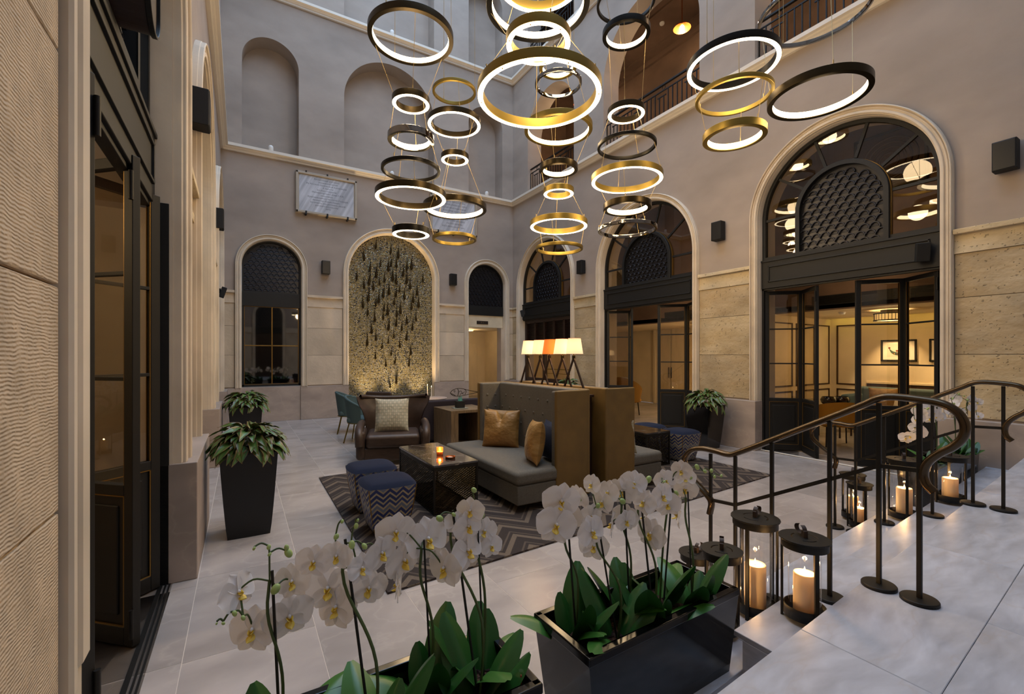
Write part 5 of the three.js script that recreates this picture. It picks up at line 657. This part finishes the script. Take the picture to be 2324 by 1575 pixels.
// ================================================================ LANTERNS
function lantern(label, p, h, R, ch, turn = 0, lit = true) {
  const g = thing('candle_lantern', label, 'lantern', p, turn, 'glass candle lanterns'); const r = R - 0.016;
  part('base_tray', lathe([[0, 0.03], [r + 0.004, 0.03], [r + 0.004, 0.075], [r + 0.009, 0.075], [r + 0.009, 0.022], [0, 0.022]], 32), M.iron, g);
  for (let k = 0; k < 3; k++) { const a = k * 2.0944 + 0.5; const q = rb(0.02, h - 0.04, 0.012, 0.002, 0, (h - 0.04) / 2, 0); part('upright', q.translate(0, 0, R - 0.002).rotateY(a), M.iron, g); }
  part('glass_cylinder', lathe([[r - 0.012, 0.032], [r - 0.012, h - 0.085]], 40), M.clear, g);
  part('candle', mrg([lathe([[0, 0], [R * 0.5, 0], [R * 0.5, ch - 0.006], [R * 0.46, ch], [R * 0.3, ch - 0.006], [0, ch - 0.012]], 28)]).translate(0, 0.032, 0), M.wax, g); part('wick', cy(0.0015, 0.0015, 0.014, 0, ch + 0.02, 0, 5), M.wick, g);
  if (lit) { part('flame', flameGeo(0.017).translate(0, ch + 0.03, 0), M.flame, g); plight(g, CANDLE, CANDLE_CD, 0, ch + 0.05, 0, 0.5); }
  const s = new THREE.Shape(); s.absarc(0, 0, R + 0.014, 0, Math.PI * 2, false); for (const a0 of [0.35, 2.45, 4.55]) { const q = new THREE.Path(); q.absarc(0, 0, R * 0.6, a0, a0 + 1.25, false); q.absarc(0, 0, R * 0.53, a0 + 1.25, a0, true); q.closePath(); s.holes.push(q); }
  part('lid', mrg([extr(s, 0.006, 0.001, 12).rotateX(-Math.PI / 2).translate(0, h - 0.006, 0), lathe([[R + 0.004, h - 0.045], [R + 0.004, h - 0.004], [R - 0.002, h - 0.004], [R - 0.002, h - 0.045], [R + 0.004, h - 0.045]], 36)]), M.iron, g);
  part('handle', mrg([rb(0.024, 0.035, 0.02, 0.002, 0, h + 0.017, 0), (() => { const st = patch(24, 1, (u, v) => { const a = -0.6 + u * (2 * Math.PI - 0.9); return [0.032 + 0.034 * Math.cos(a + 2.6), h + 0.034 + 0.022 * Math.sin(a + 2.6), v * 0.011]; }); return st; })()]), M.leatherStrap, g);
}
M.leatherStrap = std({ color: '#3a2a20', roughness: 0.6, side: THREE.DoubleSide });
lantern('tall candle lantern on the lowest step by the orchid planter', [2.50, 0.16, -1.475], 0.545, 0.112, 0.25, 0.2);
lantern('candle lantern on the second step in front of the handrail', [2.38, 0.32, -1.155], 0.405, 0.098, 0.2, 1.0);
lantern('small candle lantern wedged between orchid planter and tall lantern', [2.17, 0.16, -1.46], 0.44, 0.09, 0.14, 0.6);
lantern('short candle lantern on the floor behind the small one', [2.42, 0, -1.8], 0.40, 0.09, 0.12, 0.1);
lantern('short candle lantern on the floor at the foot of the far handrail', [4.99, 0, -1.94], 0.42, 0.092, 0.16, 0.9);
lantern('short candle lantern behind the one at the foot of the far handrail', [5.2, 0, -2.08], 0.45, 0.098, 0.2, 0.3);
lantern('tall candle lantern on the lowest step by the far handrail', [5.08, 0.16, -1.635], 0.54, 0.115, 0.25, 0.5);
lantern('candle lantern on the second step before the far orchid planters', [5.38, 0.32, -1.41], 0.42, 0.11, 0.19, 1.4);

// ================================================================ PLANTS
const leafGeos = [0, 1, 2, 3].map((k) => { const L = [0.165, 0.15, 0.18, 0.13][k], W = [0.037, 0.036, 0.038, 0.032][k], dr = [0.35, 0.6, 0.5, 0.2][k]; return patch(9, 4, (u, v) => { const w = W * Math.pow(Math.sin(Math.PI * Math.pow(u, 0.75)), 0.9) * (1 - 0.15 * u) + 0.0015; return [v * w, 0.1 * L * Math.sin(u * 3) - dr * L * u * u + Math.abs(v) * w * 0.35 + 0.004 * Math.sin(u * 14 + v * 2), u * L]; }, (u, v) => { const e = Math.abs(v), m = e < 0.3 ? 1 : 0; let c = m ? [0.11, 0.21, 0.05] : [0.04, 0.12, 0.025]; if (e > 0.9 || u > 0.96) c = [0.19, 0.115, 0.05]; return c; }); });
function bushPot(label, p, w0, w1, h, mat, n, seed0) {
  const g = thing('potted_plant', label, 'plant', p, 0, 'bushy plants in tall black planters'); seed = seed0;
  const sides = []; for (let s = 0; s < 4; s++) sides.push(patch(8, 2, (u, v) => { const w = w0 + (w1 - w0) * Math.pow(u, 0.8); return [v * w, u * h, w + 0.006 * (1 - v * v)]; }).rotateY(s * Math.PI / 2)); part('planter', mrg([...sides, b2(-w0, w0, 0, 0.01, -w0, w0), b2(-w1, w1, h - 0.02, h, w1 - 0.02, w1 + 0.004), b2(-w1, w1, h - 0.02, h, -w1 - 0.004, -w1 + 0.02), b2(w1 - 0.02, w1 + 0.004, h - 0.02, h, -w1, w1), b2(-w1 - 0.004, -w1 + 0.02, h - 0.02, h, -w1, w1)]), mat, g, 'tall tapered black planter'); part('soil', b2(-w1 + 0.02, w1 - 0.02, h - 0.05, h - 0.035, -w1 + 0.02, w1 - 0.02), M.bark, g);
  for (let i = 0; i < n; i++) { const t = i / n, el = 0.95 - 1.65 * Math.pow(t, 0.75), az = i * 2.39996 + rr(-0.3, 0.3); const m = part('leaf', leafGeos[(rnd() * 4) | 0], M.leaf, g); const rad = (0.02 + 0.19 * Math.pow(t, 0.55)) * (w1 / 0.22), yy = h + 0.03 + 0.16 * (1 - t) + rr(-0.03, 0.03); m.position.set(Math.cos(az) * rad, yy, Math.sin(az) * rad); m.rotation.set(0, 0, 0); m.rotation.order = 'YXZ'; m.rotation.y = Math.PI / 2 - az + rr(-0.35, 0.35); m.rotation.x = -el * 0.62 + rr(-0.2, 0.2); m.rotation.z = rr(-0.6, 0.6); m.scale.setScalar(rr(0.85, 1.2) * (w1 / 0.22)); }
  const st = []; for (let i = 0; i < 9; i++) { const a = i * 2.4, r = 0.05 + 0.015 * i; st.push(bar([Math.cos(a) * r * 0.6, h - 0.04, Math.sin(a) * r * 0.6], [Math.cos(a) * r * 1.3, h + 0.16, Math.sin(a) * r * 1.3], 0.008)); } part('stems', st, M.stem, g);
}
bushPot('bushy plant with pink edged leaves in a tall black planter by the folding doors', [0.06, 0, -4.83], 0.165, 0.225, 0.75, M.potSatin, 170, 77);
bushPot('bushy plant in a tall black planter farther along the left wall', [0.06, 0, -8.8], 0.18, 0.24, 0.77, M.potSatin, 130, 78);
bushPot('bushy plant in a glossy tall black planter between the lounge arches', [7.06, 0, -5.08], 0.17, 0.24, 0.76, M.potGloss, 160, 79);
bushPot('bushy plant in a tall black planter behind the table lamps', [7.05, 0, -9.0], 0.17, 0.24, 0.76, M.potGloss, 100, 80);

// orchids -------------------------------------------------------------------------------------------------
function petalPatch(L, W, cup, pw) { return patch(7, 6, (u, v) => { const w = W * Math.pow(Math.sin(Math.PI * Math.min(0.985, 0.06 + 0.94 * u) ** pw), 0.75); return [v * w, u * L, cup * (u * u * 0.8 - 0.25 * u) + cup * 0.7 * v * v * (1 - 0.4 * u) * -1 * 0.6 + 0.02 * L * Math.sin(v * 5 + u * 6)]; }); }
const flowerGeos = [0, 1, 2].map((k) => { const c = [0.12, 0.05, 0.18][k] * 0.5; const big = (s) => petalPatch(0.5, 0.33, -c, 1.15).rotateZ(s * 1.32); return mrg([big(1).translate(0, 0.0, 0.012), big(-1).translate(0, 0, 0.012), petalPatch(0.46, 0.2, -c * 0.6, 1.05), petalPatch(0.44, 0.18, -c * 0.6, 1.05).rotateZ(2.5), petalPatch(0.44, 0.18, -c * 0.6, 1.05).rotateZ(-2.5)]); });
const lipGeo = mrg([petalPatch(0.2, 0.085, 0.12, 1.2).rotateX(0.55).rotateZ(Math.PI).translate(0, -0.02, 0.03), petalPatch(0.1, 0.055, 0.1, 1).rotateX(0.9).rotateZ(1.9).translate(0, -0.02, 0.03), petalPatch(0.1, 0.055, 0.1, 1).rotateX(0.9).rotateZ(-1.9).translate(0, -0.02, 0.03), new THREE.SphereGeometry(0.035, 8, 6).translate(0, 0.01, 0.05)]);
const columnGeo = new THREE.SphereGeometry(0.04, 8, 6).scale(0.8, 1, 1.2).translate(0, 0.03, 0.05);
const budGeo = new THREE.SphereGeometry(0.5, 10, 8).scale(0.72, 1, 0.72);
const oLeaf = [0, 1, 2].map((k) => { const L = [0.32, 0.26, 0.22][k], W = [0.062, 0.056, 0.05][k], b = [0.25, 0.6, 0.12][k]; return patch(12, 6, (u, v) => { const w = W * Math.pow(Math.sin(Math.PI * (0.05 + 0.93 * u) ** 0.95), 0.62); return [v * w, L * u * (1 - 0.25 * b * u), b * L * u * u + Math.abs(v) * w * 0.45]; }); });
function planterBox(label, p, w, d, h, turn = 0) { const g = thing('orchid_planter', label, 'planter', p, turn, 'glossy black orchid planters'); const t = 0.9; const s = []; const fr = (y, k) => [w / 2 * k, d / 2 * k, y]; const q = (a, b, c2, e) => { const ge = new THREE.BufferGeometry(); ge.setAttribute('position', new THREE.Float32BufferAttribute([...a, ...b, ...c2, ...a, ...c2, ...e], 3)); ge.setAttribute('uv', new THREE.Float32BufferAttribute(new Array(12).fill(0), 2)); ge.computeVertexNormals(); return ge; };
  const c0 = [[-1, -1], [1, -1], [1, 1], [-1, 1]]; for (let i = 0; i < 4; i++) { const [ax, az] = c0[i], [bx_, bz] = c0[(i + 1) % 4]; const k = t; s.push(q([ax * w / 2 * k, 0, az * d / 2 * k], [ax * w / 2, h - 0.035, az * d / 2], [bx_ * w / 2, h - 0.035, bz * d / 2], [bx_ * w / 2 * k, 0, bz * d / 2 * k])); s.push(q([ax * (w / 2 - 0.03), h - 0.09, az * (d / 2 - 0.03)], [ax * (w / 2 - 0.03), h, az * (d / 2 - 0.03)], [bx_ * (w / 2 - 0.03), h, bz * (d / 2 - 0.03)], [bx_ * (w / 2 - 0.03), h - 0.09, bz * (d / 2 - 0.03)])); }
  s.push(b2(-w / 2 * t, w / 2 * t, 0, 0.01, -d / 2 * t, d / 2 * t)); part('box', s, phy({ color: '#070708', roughness: 0.1, side: THREE.DoubleSide }), g);
  part('rim', mrg([r2(-w / 2 - 0.004, w / 2 + 0.004, h - 0.035, h, d / 2 - 0.03, d / 2 + 0.004, 0.006), r2(-w / 2 - 0.004, w / 2 + 0.004, h - 0.035, h, -d / 2 - 0.004, -d / 2 + 0.03, 0.006), r2(-w / 2 - 0.004, -w / 2 + 0.03, h - 0.035, h, -d / 2, d / 2, 0.006), r2(w / 2 - 0.03, w / 2 + 0.004, h - 0.035, h, -d / 2, d / 2, 0.006)]), M.potGloss, g); part('bark_mulch', uvm(b2(-w / 2 + 0.03, w / 2 - 0.03, h - 0.1, h - 0.08, -d / 2 + 0.03, d / 2 - 0.03), 0.2), M.bark, g); const chips = []; seed = 900 + ((w * 1000) | 0); for (let i = 0; i < 160; i++) { const c = bx(rr(0.015, 0.035), 0.006, rr(0.01, 0.02)); c.rotateX(rr(-0.5, 0.5)).rotateY(rr(0, 3)).translate(rr(-w / 2 + 0.04, w / 2 - 0.04), h - 0.078, rr(-d / 2 + 0.04, d / 2 - 0.04)); chips.push(c); } const ch = part('bark_chips', chips, M.bark, g); ch.userData.kind = 'stuff'; return g; }
planterBox('glossy black orchid planter standing next to the left wall', [0.35, 0.16, -1.40], 1.0, 0.36, 0.38); planterBox('glossy black orchid planter standing against the steps', [1.52, 0.16, -1.41], 0.92, 0.34, 0.38, 0.02);
planterBox('glossy black orchid planter beyond the far handrail', [5.98, 0.16, -1.72], 0.86, 0.3, 0.4, 0.06); planterBox('glossy black orchid planter in the corner by the right wall', [6.93, 0.16, -1.80], 0.86, 0.3, 0.4, 0.06);
const camP = V(0, 1.62, 0);
let orchidN = 0;
function orchid(label, base, tip, flowers, buds, leaves, group) { // base [x,y,z]; tip = top of stake; flowers [x,y,z,size,yaw]
  const g = thing('orchid', label, 'orchid', base, 0, group); seed = 4000 + 37 * ++orchidN; const L = (q) => V(q[0] - base[0], q[1] - base[1], q[2] - base[2]);
  const tp = L(tip); part('stake', bar([0.012, -0.08, 0.01], [tp.x + 0.006, tp.y + 0.03, tp.z + 0.006], 0.006), M.blackMatte, g);
  const all = [...flowers, ...buds].map((q) => L(q)).sort((a, b) => a.distanceTo(tp) - b.distanceTo(tp));
  part('stem', tube([[0, -0.08, 0], [0.012, tp.y * 0.45, 0.012], [tp.x * 0.8 - 0.008, tp.y * 0.8, tp.z * 0.8], [tp.x, tp.y, tp.z]], 0.0048, 20, 6), M.stem, g);
  // side sprays: chain to each flower and bud from its nearest already connected point
  const nodes = [tp]; for (const q of all) { let best = nodes[0], bd = 1e9; for (const n of nodes) { const d = n.distanceTo(q); if (d < bd) { bd = d; best = n; } } const m = best.clone().lerp(q, 0.5); m.y += 0.18 * bd; m.z -= 0.012; const end = q.clone(); end.z -= 0.012; part('spray', tube([best, m, end], 0.0028, 8, 5), M.stem, g); nodes.push(q.clone().add(V(0, 0, -0.012))); }
  flowers.forEach((q, i) => { const m = part('flower', flowerGeos[(rnd() * 3) | 0], M.petal, g, i ? undefined : 'white moth orchid flower'); m.position.copy(L(q)); m.scale.setScalar(q[3] * 1.06); m.rotation.order = 'YXZ'; const w = V(q[0], q[1], q[2]), toCam = Math.atan2(camP.x - w.x, camP.z - w.z); m.rotation.y = toCam + (q[4] ?? (rnd() < 0.1 ? rr(1.1, 2.4) * (rnd() < 0.5 ? 1 : -1) : rr(-0.8, 0.8))); m.rotation.x = rr(-0.25, 0.15); m.rotation.z = rr(-0.3, 0.3); part('lip', lipGeo, M.lip, m, 'yellow lip'); part('column', columnGeo, M.petal, m); });
  buds.forEach((q) => { const m = part('bud', budGeo, M.bud, g); m.position.copy(L(q)); m.scale.setScalar(q[3]); m.rotation.set(rr(-0.5, 0.5), 0, rr(-0.9, 0.9)); });
  leaves.forEach(([az, k, sc, lean]) => { const m = part('leaf', oLeaf[k], k === 1 ? M.orchLeaf2 : M.orchLeaf, g); const zy = Math.abs(Math.cos(az)); m.position.set(Math.sin(az) * 0.02, -0.03, Math.cos(az) * 0.01); m.rotation.order = 'YXZ'; m.rotation.y = az; m.rotation.x = Math.min(lean, 0.8 - 0.5 * zy); m.scale.setScalar(sc); });
}
const F1 = [[-0.009,0.952,-1.486,0.118],[0.029,0.827,-1.5,0.14],[0.13,0.954,-1.47,0.111],[0.121,0.841,-1.495,0.145],[0.233,0.892,-1.503,0.15],[0.253,0.841,-1.47,0.14],[0.18,1.021,-1.418,0.103],[0.246,1.018,-1.43,0.099],[0.318,0.962,-1.433,0.102],[0.351,0.868,-1.488,0.128],[0.385,0.986,-1.456,0.121],[0.439,1.035,-1.482,0.135],[0.469,0.928,-1.493,0.145],[0.456,0.85,-1.499,0.127],[0.553,0.982,-1.489,0.165],[0.589,0.903,-1.417,0.141],[0.676,0.939,-1.427,0.142],[0.69,1.075,-1.429,0.101],[0.68,1.022,-1.43,0.116],[0.775,0.967,-1.491,0.107],[0.8,0.909,-1.479,0.091],[0.643,1.036,-1.447,0.085]];
const D1 = [[-0.016,0.918,-1.44,0.017],[0.004,0.9,-1.44,0.015],[-0.042,0.899,-1.44,0.011],[-0.057,0.903,-1.44,0.007],[0.083,0.958,-1.44,0.033],[0.03,1.085,-1.44,0.011],[0.066,1.081,-1.44,0.015],[0.116,1.053,-1.44,0.028],[0.111,1.07,-1.44,0.018],[0.068,1.06,-1.44,0.012],[0.246,1.073,-1.44,0.021],[0.263,1.116,-1.44,0.013],[0.304,1.094,-1.44,0.019],[0.309,1.111,-1.44,0.011],[0.291,1.039,-1.44,0.027],[0.306,0.983,-1.44,0.019],[0.329,1.026,-1.44,0.022],[0.579,1.066,-1.44,0.03],[0.631,1.07,-1.44,0.018],[0.696,1.069,-1.44,0.022],[0.709,1.143,-1.44,0.025],[0.738,1.052,-1.44,0.035]];
const F2 = [[1.078,1.049,-1.417,0.155],[1.045,0.964,-1.405,0.16],[1.221,0.904,-1.402,0.142],[1.303,0.798,-1.481,0.13],[1.308,1.002,-1.429,0.108],[1.176,1.047,-1.423,0.111],[1.256,1.082,-1.439,0.092],[1.463,1.013,-1.472,0.134],[1.504,1.05,-1.443,0.122],[1.621,0.863,-1.481,0.165],[1.565,0.826,-1.397,0.15],[1.642,0.983,-1.403,0.129],[1.797,0.865,-1.435,0.165],[1.88,0.963,-1.46,0.12],[1.773,1.081,-1.399,0.104],[1.367,0.896,-1.433,0.117],[1.526,0.973,-1.402,0.121],[1.417,0.911,-1.405,0.104],[1.15,0.975,-1.44,0.12],[1.36,1.03,-1.45,0.11],[1.585,0.935,-1.45,0.12],[1.70,0.93,-1.42,0.125],[1.72,1.03,-1.45,0.11],[1.84,1.03,-1.43,0.1],[1.47,0.90,-1.46,0.12],[1.27,0.94,-1.46,0.115]];
const D2 = [[1.192,1.045,-1.42,0.039],[1.273,0.996,-1.42,0.026],[1.317,0.984,-1.42,0.026],[1.324,1.002,-1.42,0.022],[1.414,0.991,-1.42,0.034],[1.574,1.063,-1.42,0.036],[1.679,1.036,-1.42,0.018],[1.762,0.97,-1.42,0.029],[1.864,1.029,-1.42,0.038],[1.914,1.076,-1.42,0.03],[1.975,1.046,-1.42,0.022],[2.027,1.043,-1.42,0.022],[2.052,1.009,-1.42,0.018],[2.107,1.006,-1.42,0.018]];
const nearest = (list, tips) => list.reduce((o, q) => { let b = 0, d = 1e9; tips.forEach((t, i) => { const e = Math.hypot(t[0] - q[0], 0.6 * (t[1] - q[1])); if (e < d) { d = e; b = i; } }); (o[b] = o[b] || []).push(q); return o; }, {});
function bed(tips, F, D, y, z, names, group, lv) { const f = nearest(F, tips), d = nearest(D, tips); tips.forEach((t, i) => orchid(names[i], [t[0] + lv(i)[0], y, z + (i % 2 ? 0.05 : -0.05)], t, f[i] || [], d[i] || [], lv(i)[1], group)); }
const leafSet = (i) => [[0.4 + i, 0, 1.0, 0.3], [2.2 + i, 1, 1.0, 0.5], [3.6 + i * 1.3, 2, 1.1, 0.7], [5.0 + i, 0, 0.85, 0.45], [1.2 + i, 2, 0.9, 1.0], [4.3 + i, 1, 0.8, 0.9]];
bed([[0.069, 0.977, -1.46], [0.268, 1.025, -1.46], [0.522, 0.969, -1.46], [0.627, 1.05, -1.46], [0.72, 1.10, -1.46]], F1, D1, 0.46, -1.40, ['white orchid with budded tip at the left wall end of its planter', 'white orchid with tall green budded shoot', 'white orchid in the middle of the left planter', 'white orchid beside the tallest stake of the left planter', 'white orchid on the tallest stake of the left planter'], 'orchids of the left planter', (i) => [[0.02, 0.06, 0.02, 0.05, 0.02][i], leafSet(i)]);
bed([[1.117, 0.95, -1.44], [1.278, 0.90, -1.44], [1.431, 0.998, -1.44], [1.529, 0.98, -1.44], [1.749, 1.009, -1.44], [1.857, 0.93, -1.44]], F2, D2, 0.46, -1.41, ['white orchid with two large blooms at the outer end of the steps planter', 'white orchid with low hanging blooms in the steps planter', 'white orchid with budded spray in the steps planter', 'white orchid in the middle of the steps planter', 'white orchid with long budded spray in the steps planter', 'white orchid at the handrail end of the steps planter'], 'orchids of the planter by the steps', (i) => [[0.06, 0.04, 0.05, 0.0, -0.06, -0.08][i], leafSet(i + 2)]);
{ seed = 31; const mkF = (x0, n, y0, y1) => Array.from({ length: n }, () => [x0 + rr(-0.18, 0.18), rr(y0, y1), -1.74 + rr(-0.08, 0.08), rr(0.095, 0.125)]), mkB = (x0, n) => Array.from({ length: n }, () => [x0 + rr(-0.2, 0.2), rr(1.08, 1.2), -1.72, rr(0.018, 0.03)]);
  [[5.75, 'white orchid with drooping blooms beyond the far handrail'], [6.2, 'white orchid with upright blooms beyond the far handrail'], [6.75, 'white orchid in the corner planter, nearer the steps'], [7.15, 'white orchid in the corner planter, nearer the right wall']].forEach(([x, lab], i) => orchid(lab, [x, 0.48, -1.74], [x + 0.03, 1.08, -1.74], mkF(x, 9, i ? 0.92 : 0.78, i ? 1.15 : 1.06), mkB(x, 5), leafSet(i), 'far orchids')); }
{ const g = thing('water_gauge', 'small glass water gauge tube with red line in the left orchid planter', 'gauge', [0.80, 0.46, -1.27]); part('tube', cy(0.008, 0.008, 0.11, 0, 0, 0, 12), M.clear, g); part('indicator', cy(0.002, 0.002, 0.09, 0, 0.005, 0, 6), std({ color: '#a01818', roughness: 0.5 }), g); part('collar', new THREE.TorusGeometry(0.018, 0.005, 6, 18).rotateX(Math.PI / 2).translate(0, 0.01, 0), M.blackMatte, g); }
scene.traverse((o) => { if (o.isMesh && !o.geometry.attributes.uv) { o.geometry.setAttribute('uv', new THREE.BufferAttribute(new Float32Array(o.geometry.attributes.position.count * 2), 2)); } });
renderer.render(scene, camera);
